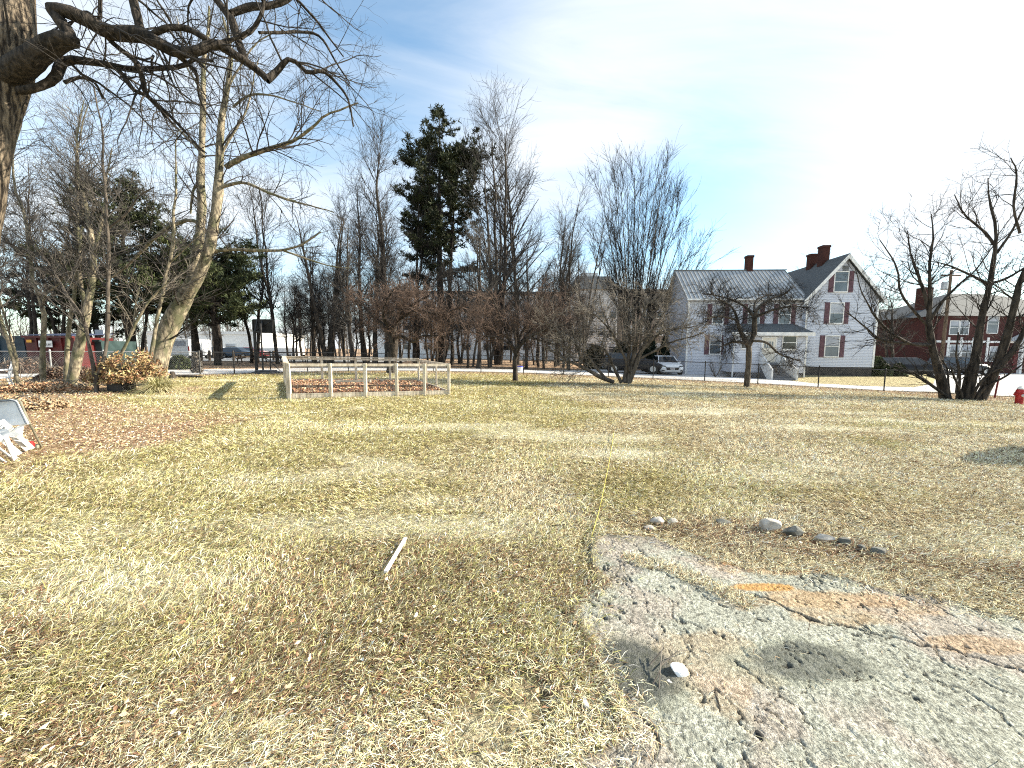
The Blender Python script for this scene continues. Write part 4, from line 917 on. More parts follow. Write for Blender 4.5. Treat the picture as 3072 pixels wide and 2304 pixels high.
# ---- pines
def pine(label, px, Y, top_py, base_py_low, half_px, rpx, seed, group='pine trees', n=70, mt='bark_dark', mf='needle', asym=0, ragged=.35, tufts=9000, tsz=(.16, .36), prof=None, lean=0, stems=1):
    rng = np.random.default_rng(seed); b = GX(px, Y); H = PT(px, top_py, Y)[2] - b[2]; zl = PT(px, base_py_low, Y)[2] - b[2]; W = half_px / 1150 * Y
    t = np.linspace(0, 1, 14); S = []
    for s in range(stems):
        h = H * (1 if s == 0 else .8)
        S.append(resample(np.stack([b[0] + lean * H * t + s * 1.6 * t ** .5 + .05 * np.sin(t * 9), b[1] + .05 * np.cos(t * 7) + s * .4, b[2] + t * h - .1], 1), rpx / 1150 * Y * (1 - t) * (1 if s == 0 else .7) + .02, 20))
    P1, R1 = st(*S)
    u = rng.random(n) ** .85; zz = zl + (H * .985 - zl) * u; az = rng.uniform(0, 2 * PI, n)
    if prof is None: wid = (1 - u) ** .75 * .95 + .05
    else: wid = np.interp(u, np.linspace(0, 1, len(prof)), prof)
    ln = W * wid * (1 - ragged + ragged * 2 * rng.random(n)) * (1 + asym * np.cos(az))
    si = rng.integers(0, stems, n); hh = np.array([H, H * .8])[si]; tt = np.clip(zz / hh, 0, .97)
    p = np.stack([np.interp(tt, np.linspace(0, 1, 21), P1[0, :, 0]), np.interp(tt, np.linspace(0, 1, 21), P1[0, :, 1]), b[2] + tt * hh], 1)
    p[:, 0] += si * 1.6 * tt ** .5
    d = np.stack([np.cos(az), np.sin(az), .15 + .35 * u], 1); d = norm(d)
    seg = 7; out = np.zeros((n, seg + 1, 3)); out[:, 0] = p
    for s in range(seg):
        d = norm(d + rng.normal(size=d.shape) * .08 + np.array([0, 0, .035])); out[:, s + 1] = out[:, s] + d * (ln / seg)[:, None]
    R2 = np.maximum((.018 + .012 * ln)[:, None] * np.linspace(1, .25, seg + 1)[None], .012)
    P3, R3 = children(rng, out, R2, n * 9, (30, 65), (.12 * W, .38 * W), .25, 1, 4, .12, .04, .5, .4, .009, .4, flat=.6)
    # needle tufts: sprays of fine blades along the outer twigs
    k = rng.integers(0, len(P3), tufts); q = rng.integers(1, 5, tufts); C = P3[k, q] + rng.normal(size=(tufts, 3)) * [.16, .16, .07]
    nb = 7; C = np.repeat(C, nb, 0); m = len(C)
    dd = norm(rng.normal(size=(m, 3)) + np.array([0, 0, .55])); L = rng.uniform(*tsz, m)[:, None]; sd = norm(np.cross(dd, rng.normal(size=(m, 3)))); w = .014 + .0007 * Y
    V = np.stack([C - sd * w, C + sd * w, C + dd * L + sd * w * .35, C + dd * L - sd * w * .35], 1).reshape(-1, 3); F = np.arange(m)[:, None] * 4 + np.array([[0, 1, 2, 3]])
    return tree_thing('pine_tree', label, group, b, [(P1, R1, 8)], [(out, R2, 4), (P3, R3, 3)], M[mt], M['twig_dark'], (V, [F], M[mf]), crown_name='branches')
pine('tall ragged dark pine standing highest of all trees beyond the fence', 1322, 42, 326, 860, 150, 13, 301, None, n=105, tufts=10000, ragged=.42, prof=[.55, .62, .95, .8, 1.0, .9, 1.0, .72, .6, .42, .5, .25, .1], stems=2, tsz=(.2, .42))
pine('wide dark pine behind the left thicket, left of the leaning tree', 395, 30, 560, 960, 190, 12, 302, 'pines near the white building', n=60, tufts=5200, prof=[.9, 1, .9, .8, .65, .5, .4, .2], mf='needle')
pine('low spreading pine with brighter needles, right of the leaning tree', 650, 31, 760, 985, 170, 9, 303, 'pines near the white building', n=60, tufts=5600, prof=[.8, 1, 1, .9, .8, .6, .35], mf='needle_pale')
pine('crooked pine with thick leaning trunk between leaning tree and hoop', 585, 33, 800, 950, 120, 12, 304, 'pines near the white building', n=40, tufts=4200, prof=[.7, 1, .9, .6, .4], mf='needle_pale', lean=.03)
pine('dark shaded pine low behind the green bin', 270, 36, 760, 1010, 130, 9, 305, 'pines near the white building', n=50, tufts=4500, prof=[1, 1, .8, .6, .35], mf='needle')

# ---- arborvitae and dark hedges by the house
def evergreen(label, px, Y, top_py, half_px, seed, name='arborvitae', cat='shrub', group=None, mf='evergreen_dark', n=5200, taper=.55, sz=(.10, .22), depth=1.0):
    rng = np.random.default_rng(seed); b = GX(px, Y); H = PT(px, top_py, Y)[2] - b[2]; W = half_px / 1150 * Y
    u = rng.random(n); a = rng.uniform(0, 2 * PI, n); rr = np.sqrt(rng.uniform(.45, 1.05, n))
    w = W * np.clip((1 - u ** 2.6 * taper * 1.5), .08, 1) * (.75 + .5 * vn(a * 2, u * 6, 1.3, seed))
    C = np.stack([b[0] + np.cos(a) * w * rr, b[1] + np.sin(a) * w * rr * depth, b[2] + u * H], 1)
    V, F = leafquads(rng, C, sz, -.4, .3, .4)
    t = thing(name, label, cat, b, group=group)
    link('foliage', npmesh('foliage', V - b, [F], M[mf]), t)
    mb = MB(); mb.tube([(0, 0, -.05), (.02, 0, H * .45), (0, .02, H * .85)], [.06, .045, .01], 6); mb.build('stem', M['bark_dark'], t)
    return t
evergreen('tall narrow black-green evergreen nearest the white car', 1993, 34.5, 1012, 13, 401, group='narrow evergreens by the garage')
evergreen('tall narrow black-green evergreen behind the shrub, further from the car', 1950, 34, 1000, 19, 402, group='narrow evergreens by the garage')
evergreen('broad dark evergreen mass behind the fanning shrub', 1865, 35, 1030, 32, 403, 'evergreen_bush', group='dark bushes by the driveway', depth=.6, sz=(.14, .3))
evergreen('rounded dark bush at the left end of the driveway hedge', 1785, 36, 1040, 30, 404, 'evergreen_bush', group='dark bushes by the driveway', depth=.6, sz=(.14, .3))
evergreen('glossy green rhododendron at the right corner of the white house', 2632, 31.5, 1072, 34, 405, 'rhododendron', mf='needle_pale', n=2600, sz=(.10, .2))
evergreen('smaller rhododendron standing right of the larger one', 2700, 31.0, 1092, 20, 406, 'rhododendron', mf='needle_pale', n=1400, sz=(.10, .2))
evergreen('low clipped green bush in front of the white van', 538, 24, 1072, 36, 407, 'evergreen_bush', mf='needle_pale', n=3600, depth=.6)
evergreen('tangled dry bush beside the left fence post', 588, 21, 1062, 12, 408, 'dry_bush', mf='twig_pale', n=700, sz=(.05, .14))
evergreen('unseen dark shrub added beyond the right edge to cast a shadow on the lawn', 3360, 6.1, 1110, 110, 409, 'evergreen_bush', n=3500, sz=(.04, .09))  # added out of view only for the dark patch it throws on the lawn
# bare foundation shrubs on the two sides of the porch steps
for px, lb in ((2345, 'bare twiggy shrub right of the porch steps'), (2150, 'bare twiggy shrub left of the porch')):
    rng_ = np.random.default_rng(px); b = GX(px, 28.6); S = []
    for k in range(9):
        a = rng_.uniform(0, 6.28); S.append(resample(np.stack([b, b + [math.cos(a) * .25, math.sin(a) * .2, .45], b + [math.cos(a) * .5, math.sin(a) * .35, .95 + .2 * rng_.random()]]), [.02, .014, .006], 8))
    P1, R1 = st(*S); P2, R2 = children(rng_, P1, R1, 120, (20, 60), (.2, .6), .1, 1, 4, .15, .03, .6, .5, .006, .3)
    tree_thing('bare_shrub', lb, 'bare shrubs under the porch', b, [(P1, R1, 4)], [(P2, R2, 3)], M['bark_mid'], M['twig_grey'], cat='shrub', trunk_name='stems', crown_name='twigs')

# ---- golden leafy bush and the spiky clump
def leaf_bush():
    rng = np.random.default_rng(55); b = GX(375, 12.9); n = 3400
    a = rng.uniform(0, 2 * PI, n); u = rng.random(n) ** 1.2 * .85; s = 1 + .6 * (vn(a * 2, u * 4, 1, 9) - .5)
    rr = np.sqrt(rng.uniform(.35, 1, n)) * s
    C = np.stack([b[0] + np.cos(a) * 1.12 * rr * np.cos(u * 1.2) - .05, b[1] + np.sin(a) * .8 * rr * np.cos(u * 1.2), b[2] + .05 + u * 1.12 * rr + .25], 1)
    C = C[(C[:, 2] > b[2] + .25) | (C[:, 0] > b[0] + .1) | (rng.random(n) < .25)]
    V, F = leafquads(rng, C, (.035, .075), .1, .35, .45)
    pal = np.array([[.40, .27, .13], [.56, .42, .23], [.24, .13, .07], [.34, .17, .10], [.42, .36, .17]])
    col = np.repeat(pal[rng.choice(5, len(C), p=[.32, .24, .18, .12, .14])] * rng.uniform(.7, 1.2, len(C))[:, None], 4, 0)
    m = mat('golden_dead_leaves', (.85, .85, .85), (1, 1, 1), 20, .7, attr='col')
    S = [resample(np.stack([b + [rng.uniform(-.2, .2), rng.uniform(-.2, .2), -.02], b + [math.cos(k) * .5, math.sin(k) * .35, .6], b + [math.cos(k) * .95, math.sin(k) * .6, 1.05]]), [.018, .012, .005], 8) for k in np.linspace(0, 6, 16)]
    P1, R1 = st(*S); P2, R2 = children(rng, P1, R1, 110, (20, 60), (.2, .6), .1, 1, 4, .15, .03, .6, .5, .004, .3)
    t = tree_thing('leafy_bush', 'rounded bush of curled golden-brown dead leaves at the foot of the leaning tree', None, b, [(P1, R1, 4)], [(P2, R2, 3)], M['bark_mid'], M['twig_grey'], cat='bush', trunk_name='stems', crown_name='twigs')
    link('leaves', npmesh('leaves', V - b, [F], m, col=np.clip(col, 0, .9)), t)
leaf_bush()
def spiky():
    rng = np.random.default_rng(56); b = GX(472, 12.6); n = 900
    a = rng.uniform(0, 2 * PI, n); el = rng.uniform(.15, 1.3, n); L = rng.uniform(.5, .95, n)
    d = np.stack([np.cos(a) * np.cos(el), np.sin(a) * np.cos(el), np.sin(el)], 1); s = norm(np.cross(d, [0, 0, 1.0])) * .006
    B = b + np.stack([np.cos(a) * .12, np.sin(a) * .12, 0 * a], 1) * rng.random((n, 1)); Mi = B + d * (L * .55)[:, None]; T = B + d * L[:, None] + np.array([0, 0, -1]) * (L * .35)[:, None]
    V = np.stack([B - s, B + s, Mi + s, Mi - s, T + s * .2, T - s * .2], 1).reshape(-1, 3) - b; i = np.arange(n)[:, None] * 6
    o = link('ornamental_grass', npmesh('ornamental_grass', V, [np.concatenate([i + np.array([[0, 1, 2, 3]]), i + np.array([[3, 2, 4, 5]])])], mat('dry_blades', (.34, .34, .14), (.62, .56, .34), 3, .7)), None, b)
    tag(o, 'arching clump of dull green ornamental grass right of the golden bush', 'grass clump')
spiky()

# ================================================================== FENCES
def fence(name, label, pts, h, mp, wire=True, cap=False):
    W = [GX(px, Y) for px, Y in pts]; b = W[0]
    t = thing(name, label, 'fence', b)
    for w in W:
        mb = MB(); p = w - b; mb.tube([p + [0, 0, -.1], p + [0, 0, h + .02]], .030, 8); mb.lathe([(.036, h + .01), (.03, h + .05), (.004, h + .07)], p, 8)
        mb.build('post', mp, t)
    mb = MB(); mb.tube([w - b + [0, 0, h - .03] for w in W], .021, 6); mb.build('top_rail', mp, t)
    mb = MB(); mb.tube([w - b + [0, 0, .06] for w in W], .006, 4); mb.build('bottom_wire', mp, t)
    # diamond mesh: crossing diagonal wires on each span
    A = []; Bm = []
    for p, q in zip(W[:-1], W[1:]):
        L = np.hypot(*(q - p)[:2]); hh = h - .1; n = int((L + hh) / .085)
        for k in range(n):
            s = k * .085 - hh
            for sg in (0, 1):
                s0, s1 = max(s, 0), min(s + hh, L)
                if s1 <= s0: continue
                z0, z1 = s0 - s, s1 - s
                if sg: z0, z1 = hh - z0, hh - z1
                A.append(p + (q - p) * s0 / L + [0, 0, .06 + z0]); Bm.append(p + (q - p) * s1 / L + [0, 0, .06 + z1])
    P = np.stack([np.array(A), np.array(Bm)], 1)
    link('wire_mesh', tubemesh('wire_mesh', [(P, np.full(P.shape[:2], .0020), 3)], mp, b, False), t)
    return t
fence('chainlink_fence', 'galvanised silver chain-link fence behind the left thicket', FENCE_L, 1.2, M['galv'])
FB = FENCE_B[1:]
fence('chainlink_fence', 'long black chain-link fence running along the back of the lawn beside the driveway', FENCE_B[:1] + FB, 1.2, M['blackmetal'])

b = HIT(2983, 1195)
t = thing('sign_post', 'short leaning dark red metal post right of the big many-trunked tree', 'post', b)
mb = MB(); mb.bar((0, 0, -.1), (.10, 0, 1.08), .07, .03, (0, 1, 0)); mb.bar((.0, -.02, 0), (.10, -.02, 1.06), .03, .02, (0, 1, 0)); mb.build('shaft', mat('dark_red_paint', (.12, .015, .02), (.2, .03, .035), 6, .5), t)
M['hred'] = mat('hydrant_red_paint', (.28, .012, .014), (.42, .03, .03), 6, .4)
b = HIT(3056, 1212)
t = thing('fire_hydrant', 'red fire hydrant with pale cap by the street at the right edge', 'hydrant', b)
mb = MB(); mb.lathe([(.16, 0), (.16, .04), (.115, .05), (.11, .42), (.15, .44), (.15, .48), (.13, .50), (.12, .58), (.07, .65)], k=16); mb.build('body', M['hred'], t, smooth=False)
mb = MB(); mb.lathe([(.10, .62), (.085, .68), (.04, .71), (.035, .75)], k=12); mb.build('cap', M['white'], t)
for s in (-1, 1):
    mb = MB(); mb.tube([(s * .1, 0, .40), (s * .19, 0, .40)], .05, 10); mb.tube([(s * .19, 0, .40), (s * .21, 0, .40)], .06, 6); mb.build('outlet', M['hred'], t)
mb = MB(); mb.tube([(0, -.1, .36), (0, -.19, .36)], .065, 10); mb.tube([(0, -.19, .36), (0, -.215, .36)], .075, 6); mb.build('outlet', M['white'], t)

# ================================================================== GARDEN FRAME
def garden():
    fl, fr, br, bl = [np.array(p, float) for p in ((-6.77, 11.6), (-2.19, 13.2), (-4.2, 17.2), (-9.75, 16.4))]
    def G(p, z=0): return np.array([p[0], p[1], float(ground(p[0], p[1])) + z])
    o = G(fl); h = 1.07
    t = thing('garden_enclosure', 'rectangular garden frame of pale weathered posts and wire around a brown bed', 'garden frame', o)
    def lerp(a, b, s): return a + (b - a) * s
    posts = [(lerp(fl, fr, s), .095, h) for s in (0, .235, .445, .645, .83, 1)] + [(lerp(bl, br, s), .085, h) for s in (0, .27, .52, .78, 1)] + [(lerp(fl, bl, s), .08, h) for s in (.33, .67)] + [(lerp(fr, br, s), .06, h) for s in (.35, .7)] + [(fl + [-.12, .12], .07, h - .02)]
    for i, (p, w, hh) in enumerate(posts):
        q = G(p) - o; mb = MB(); mb.bar(q + [0, 0, -.1], q + [((i * 7) % 3 - 1) * .006, 0, hh], w, w * .9, (0, 1, 0)); mb.build('post', M['weathered'], t, bevel=.006)
    for a, b_, up in ((fl, fr, 1), (bl, br, 1), (fl, bl, 1), (fr, br, 1)):
        mb = MB(); mb.bar(G(a, h - .045) - o, G(b_, h - .045) - o, .045, .085); mb.build('top_rail', M['weathered'], t)
    mb = MB(); mb.bar(G(fl, h + .028) - o + [-.1, .05, 0], G(bl, h + .03) - o, .14, .035); mb.build('cap_board', M['weathered'], t)
    mb = MB(); mb.bar(G(bl, h + .028) - o, G(br, h + .03) - o, .12, .03); mb.build('cap_board', M['weathered'], t)
    for a, b_ in ((fl, fr), (bl, br), (fl, bl), (fr, br)):
        mb = MB(); mb.bar(G(a, .07) - o, G(b_, .07) - o, .04, .16); mb.build('base_board', M['weathered'], t)
    m1, m2 = lerp(fl, fr, .235), lerp(fl, fr, .445)
    mb = MB(); mb.bar(G(m1 + [-.25, .9], .42) - o, G(m2 + [0, .5], .47) - o, .05, .07); mb.build('cross_board', M['weathered'], t)
    # inner bed edge and soil
    mb = MB(); mb.bar(G(lerp(fl, bl, .35) + [.15, 0], .12) - o, G(lerp(fr, br, .3) + [-.2, 0], .12) - o, .04, .2); mb.build('bed_edge', M['weathered_dark'], t)
    n, k = 60, 50; u, v = np.meshgrid(np.linspace(.03, .97, n), np.linspace(.04, .96, k)); P = (fl * (1 - u[..., None]) + fr * u[..., None]) * (1 - v[..., None]) + (bl * (1 - u[..., None]) + br * u[..., None]) * v[..., None]
    Z = ground(P[..., 0], P[..., 1]) + .09 + (fbm(P[..., 0], P[..., 1], 3, 4, 44) - .4) * .16
    i = (np.arange(k - 1)[:, None] * n + np.arange(n - 1)[None]).ravel()
    link('bed_soil', npmesh('bed_soil', np.dstack([P, Z[..., None]]).reshape(-1, 3) - o, [np.stack([i, i + 1, i + n + 1, i + n], 1)], M['soil'], True), t)
    rng = np.random.default_rng(3); q = 6500; a = rng.random((q, 2)) * .94 + .03
    P = (fl * (1 - a[:, :1]) + fr * a[:, :1]) * (1 - a[:, 1:]) + (bl * (1 - a[:, :1]) + br * a[:, :1]) * a[:, 1:]
    Z = ground(P[:, 0], P[:, 1]) + .10 + (fbm(P[:, 0], P[:, 1], 3, 4, 44) - .4) * .16 + rng.random(q) * .05
    V, F = leafquads(rng, np.column_stack([P, Z]), (.02, .055), .5, .3, .5)
    pal = np.array([[.46, .28, .15], [.64, .48, .30], [.25, .12, .08], [.56, .30, .18]])
    ml = mat('bed_leaf_litter', (.85, .85, .85), (1, 1, 1), 20, .8, attr='col')
    lo = link('bed_leaves', npmesh('bed_leaves', V - o, [F], ml, col=np.repeat(pal[rng.integers(0, 4, q)], 4, 0)), t); lo['kind'] = 'stuff'
    # welded wire, 10 cm squares
    S = []
    def w(a, b_): S.append(np.stack([a, b_]))
    for a, b_ in ((fl, fr), (fl, bl), (fr, br), (bl, br)):
        off = np.array([.05, -.05]) if (a is fl and b_ is fr) else np.zeros(2)
        L = np.hypot(*(b_ - a))
        for s in np.arange(0, L, .10): p = lerp(a, b_, s / L) + off; w(G(p, .02), G(p, h - .05))
        for z in np.arange(.05, h - .04, .10): w(G(a + off, z), G(b_ + off, z))
    P = np.array(S); link('wire_mesh', tubemesh('wire_mesh', [(P, np.full(P.shape[:2], .0017), 3)], M['galv'], o, False), t)
    # dry sprawling stalks in the bed
    st_ = []
    for k in range(34):
        c = G(lerp(lerp(fl, fr, rng.random()), lerp(bl, br, rng.random()), rng.random() * .9 + .05), .1); d = rng.normal(size=3) * [.35, .35, .05] + [0, 0, .25]
        st_.append(resample(np.stack([c, c + d, c + d * 1.7 + [0, 0, -.15]]), [.008, .006, .003], 6))
    P, Rr = st(*st_); link('dry_stalks', tubemesh('dry_stalks', [(P, Rr, 4)], M['twig_pale'], o, False), t)
garden()

# ================================================================== BASKETBALL HOOP
def hoop():
    b = HIT(800, 1121); Y = b[1]; s = Y / 1150
    t = thing('basketball_hoop', 'portable black basketball hoop seen from behind its board, standing at the back of the lawn', 'basketball hoop', b)
    mb = MB(); mb.prism([(-.56, -.42), (.56, -.42), (.62, -.1), (.48, .42), (-.48, .42), (-.62, -.1)], 'z', 0, .12); mb.prism([(-.45, -.32), (.45, -.32), (.5, -.1), (.38, .34), (-.38, .34), (-.5, -.1)], 'z', .12, .20)
    mb.build('base_tank', mat('grey_black_plastic', (.05, .05, .055), (.13, .13, .14), 6, .5), t, bevel=.02)
    xl, xr = (775 - 800) * s, (790 - 800) * s
    for x, w, z1 in ((xl - .05, .15, 2.35), (xr + .03, .09, 2.75)):
        mb = MB(); mb.tube([(x, -.05, .18), (x - .02, -.05, z1)], w / 2, 10); mb.build('pole', M['blackmetal'], t)
    for z in (.9, 1.7, 2.3):
        mb = MB(); mb.bar((xl - .05, -.05, z), (xr + .03, -.05, z), .05, .08); mb.build('cross_brace', M['blackmetal'], t)
    mb = MB(); mb.tube([(.02 + xr, .05, 1.0), (.62, .25, .15)], .02, 6); mb.build('stay', M['blackmetal'], t)
    mb = MB(); mb.tube([(xr + .03, -.08, 2.2), (xr + .0, .12, 2.95)], .03, 6); mb.tube([(xl - .05, -.08, 2.2), (xl, .12, 2.95)], .03, 6); mb.build('lift_arm', M['blackmetal'], t)
    # board with rounded corners, its back towards the lawn
    w, h, r = 1.18 / 2, .76 / 2, .10; cx, cz = (791 - 800) * s, PT(791, 978, Y)[2] - b[2]
    poly = [(cx + sx * (w - r) + r * math.cos(a), cz + sz * (h - r) + r * math.sin(a)) for sx, sz, a0 in ((1, 1, 0), (-1, 1, 90), (-1, -1, 180), (1, -1, 270)) for a in [R(a0 + q) for q in (0, 22, 45, 68, 90)]]
    mb = MB(); mb.prism(poly, 'y', .12, .17); o = mb.build('backboard', mat('black_board', (.004, .004, .004), (.010, .010, .010), 4, .5), t)
    mb = MB()
    for a, b_ in (((-w + .06, h - .05), (w - .06, h - .05)), ((-w + .06, -h + .05), (w - .06, -h + .05)), ((-w + .05, -h + .06), (-w + .05, h - .06)), ((w - .05, -h + .06), (w - .05, h - .06)), ((-w + .06, -h + .06), (w - .06, h - .06))):
        mb.bar((cx + a[0], .105, cz + a[1]), (cx + b_[0], .105, cz + b_[1]), .03, .03)
    mb.build('board_frame', M['blackmetal'], t)
    mb = MB(); mb.tube([(cx + .225 * math.cos(a), .42 + .225 * math.sin(a), cz - .2) for a in np.linspace(0, 2 * PI, 25)], .010, 6, False); mb.bar((cx - .08, .18, cz - .2), (cx + .08, .18, cz - .2), .1, .04); mb.build('rim', mat('rim_orange', (.5, .09, .02), (.6, .12, .03), 6, .5), t)
hoop()

# ================================================================== WHITE HOUSE
def shutter_mb(x, z, h, y, w=.36):
    mb = MB(); mb.box(x, x + w, y - .035, y, z - h / 2, z + h / 2)
    mb.m = 0
    for k in range(int(h / .085)):
        zz = z - h / 2 + .05 + k * .085; mb.bar((x + .04, y - .045, zz), (x + w - .04, y - .045, zz), .02, .045, (0, 0, 1))
    return mb
M['shutter'] = mat('dull_plum_shutter', (.10, .050, .065), (.15, .08, .10), 5, .6)
M['blind'] = mat('pale_window_blind', (.30, .32, .36), (.42, .45, .50), .6, .5)
def window(t, x, z, w, h, y=0.0, shutters=True, blind=.45, mullion=True, frame='white', dark='glass'):
    """sash window centred at x,z in the plane y (facing -y)"""
    mb = MB(); f = .07
    for a in ((x - w / 2 - f, x - w / 2), (x + w / 2, x + w / 2 + f)): mb.box(a[0], a[1], y - .05, y + .02, z - h / 2 - f, z + h / 2 + f)
    mb.box(x - w / 2, x + w / 2, y - .052, y + .02, z + h / 2, z + h / 2 + f); mb.box(x - w / 2 - .03, x + w / 2 + .03, y - .08, y + .02, z - h / 2 - f - .02, z - h / 2 - .001)
    mb.box(x - w / 2, x + w / 2, y - .035, y + .01, z - .025, z + .025)
    fr = mb.build('window', M[frame], t)
    mb = MB(); mb.box(x - w / 2, x + w / 2, y - .012, y + .012, z - h / 2, z + h / 2 * (1 - 2 * blind)); mb.m = 1
    if blind > 0: mb.box(x - w / 2, x + w / 2, y - .014, y + .012, z + h / 2 * (1 - 2 * blind) + .002, z + h / 2)
    mb.build('pane', [M[dark], M['blind']], fr)
    if shutters:
        for xx in (x - w / 2 - f - .37, x + w / 2 + f + .01): shutter_mb(xx, z, h + .14, y - .005).build('shutter', M['shutter'], t)
    return fr

def house():
    o = np.array([14.45, 32.0, -.43]); rz = math.atan2(-1.0, 13.85)
    t = thing('white_house', 'white clapboard house with plum shutters, three brick chimneys and small entrance porch', 'house', o, rz)
    SD, WH = M['siding'], M['white']
    # wing: x 0..9.1 ; y 0..6
    mb = MB(); mb.box(0, 9.05, 0, 6, -.3, 6.35); mb.prism([(0, 6.35), (6, 6.35), (3, 9.05)], 'x', 0.001, 9.0); mb.build('wing_wall', SD, t)
    # gable block: x 9.05..14.45 ; y -.3..8
    x0, x1, xm = 9.05, 14.45, 11.75
    mb = MB(); mb.prism([(x0, .90), (x1, .90), (x1, 6.30), (xm, 9.45), (x0, 6.30)], 'y', -.3, 8.0); mb.build('gable_wall', SD, t)
    mb = MB(); mb.box(x0 + .05, x1 - .05, -.25, 7.9, -.5, .90); mb.build('foundation', mat('dark_foundation', (.03, .03, .03), (.07, .065, .06), 5, .9), t)
    # metal roof on the wing with standing seams
    mr_ = mat('pale_metal_roof', (.34, .36, .38), (.46, .48, .49), .8, .5, metal=.1); ms = mat('rusted_seam', (.16, .165, .17), (.26, .26, .26), 4, .6)
    for sgn, nm in ((1, 'front'), (-1, 'back')):
        mb = MB()
        def yy(v): return v if sgn == 1 else 6 - v
        sl = 2.75 / 3.0
        mb.add([(-.25, yy(-.35), 6.33 - .05), (9.2, yy(-.35), 6.28), (9.2, yy(3.0), 9.20), (-.25, yy(3.0), 9.20), (-.25, yy(-.35), 6.22), (9.2, yy(-.35), 6.22), (9.2, yy(3.0), 9.10), (-.25, yy(3.0), 9.10)],
               [(0, 1, 2, 3), (4, 7, 6, 5), (0, 4, 5, 1), (0, 3, 7, 4), (1, 5, 6, 2)])
        mb.m = 1
        if sgn == 1:
            for k in range(30):
                x = -.22 + k * .322; mb.bar((x, -.36, 6.30), (x, 2.99, 9.222), .045, .05)
        mb.build('metal_roof', [mr_, ms], t)
    mb = MB(); mb.bar((-.27, 3.0, 9.24), (9.3, 3.0, 9.24), .16, .05); mb.build('ridge_cap', ms, t)
    mb = MB(); mb.bar((-.25, -.40, 6.24), (9.05, -.40, 6.24), .10, .12); mb.build('gutter', WH, t)
    # shingle roof on the gable block, raking boards
    pt_ = 9.62; ov = .38; dz = 3.15 / 2.7
    for sgn in (-1, 1):
        xe = xm + sgn * (2.7 + ov); ze = pt_ - dz * (2.7 + ov)
        mb = MB(); mb.add([(xm, -.62, pt_), (xe, -.62, ze), (xe, 8.2, ze), (xm, 8.2, pt_), (xm, -.62, pt_ + .13), (xe, -.62, ze + .13), (xe, 8.2, ze + .13), (xm, 8.2, pt_ + .13)], [(0, 1, 2, 3), (7, 6, 5, 4), (0, 4, 5, 1), (3, 2, 6, 7), (1, 5, 6, 2)])
        mb.build('shingle_roof', M['shingle'], t)
        mb = MB(); mb.add([(xm, -.645, pt_ - .25), (xe, -.645, ze - .25), (xe, -.645, ze + .10), (xm, -.645, pt_ + .10), (xm, -.60, pt_ - .25), (xe, -.60, ze - .25), (xe, -.60, ze + .10), (xm, -.60, pt_ + .10)], [(0, 1, 2, 3), (7, 6, 5, 4), (0, 4, 5, 1), (3, 2, 6, 7), (1, 5, 6, 2), (0, 3, 7, 4)])
        mb.build('rake_board', WH, t)
    mb = MB(); mb.box(x0 - .01, x0 + .11, -.325, -.301, .9, 6.2); mb.build('corner_board', WH, t)
    mb = MB(); mb.box(x1 - .11, x1 + .03, -.33, -.301, .9, 6.2); mb.build('corner_board', WH, t)
    mb = MB(); mb.box(-.03, .12, -.03, -.001, -.25, 6.2); mb.build('corner_board', WH, t)
    # gable vent
    mb = MB()
    for k in range(5): mb.bar((xm - .22, -.33, 8.45 + k * .09), (xm + .22, -.33, 8.45 + k * .09), .03, .05)
    mb.build('vent', M['shingle'], t)
    # windows
    for x, z, w, h, bl in ((11.5, 7.62, .95, 1.5, 0), (11.35, 5.18, .95, 1.55, .5), (11.2, 2.55, 1.0, 1.6, .45)): window(t, x, z, w, h, -.3, True, bl)
    for x, z, w, h, bl in ((2.3, 2.6, .82, 1.45, .3), (2.4, 5.1, .82, 1.5, .4), (5.2, 5.1, .82, 1.5, .3), (7.6, 5.1, .82, 1.5, .3)): window(t, x, z, w, h, 0, True, bl)
    # porch: a closed box with its own roof
    px0, px1, py = 2.9, 8.35, -1.75
    mb = MB(); mb.box(px0, px1, py, -.001, .45, 3.55); mb.build('porch_wall', SD, t)
    for x in (px0 - .01, px1 - .10):
        mb = MB(); mb.box(x, x + .11, py - .03, py - .001, -.02, 3.5); mb.build('corner_board', WH, t)
    mb = MB(); mb.add([(px0 - .3, py - .3, 3.55), (px1 + .35, py - .3, 3.55), (px1 - .1, -.02, 4.35), (px0 + .25, -.02, 4.35), (px0 - .3, py - .3, 3.45), (px1 + .35, py - .3, 3.45), (px1 - .1, -.02, 4.25), (px0 + .25, -.02, 4.25)],
                      [(0, 1, 2, 3), (4, 7, 6, 5), (0, 4, 5, 1), (1, 5, 6, 2), (0, 3, 7, 4)]); mb.build('porch_roof', M['shingle'], t)
    mb = MB(); mb.box(px0 - .3, px1 + .35, py - .34, py - .302, 3.30, 3.56); mb.build('fascia', WH, t)
    lm = mat('grey_lattice', (.24, .24, .26), (.34, .34, .36), 4, .8)
    for xa, xb in ((px0 + .1, 4.6), (6.4, px1 - .5)):
        mb = MB()
        for x in np.arange(xa, xb, .12): mb.bar((x, py + .02, -.2), (x + .35, py + .02, .44), .02, .03); mb.bar((x + .35, py + .035, -.2), (x, py + .035, .44), .02, .03)
        mb.build('lattice', lm, t)
    window(t, 7.05, 2.78, .95, .95, py, False, 0, dark='glassdark'); window(t, 3.85, 2.78, .68, .9, py, False, 0, dark='glassdark')
    # door with pale panel and side trims
    mb = MB(); mb.box(4.98, 5.08, py - .06, py - .002, 1.24, 3.22); mb.box(6.02, 6.12, py - .06, py - .002, 1.24, 3.22); mb.box(5.08, 6.02, py - .061, py - .002, 3.12, 3.24)
    dr = mb.build('door', M['white'], t)
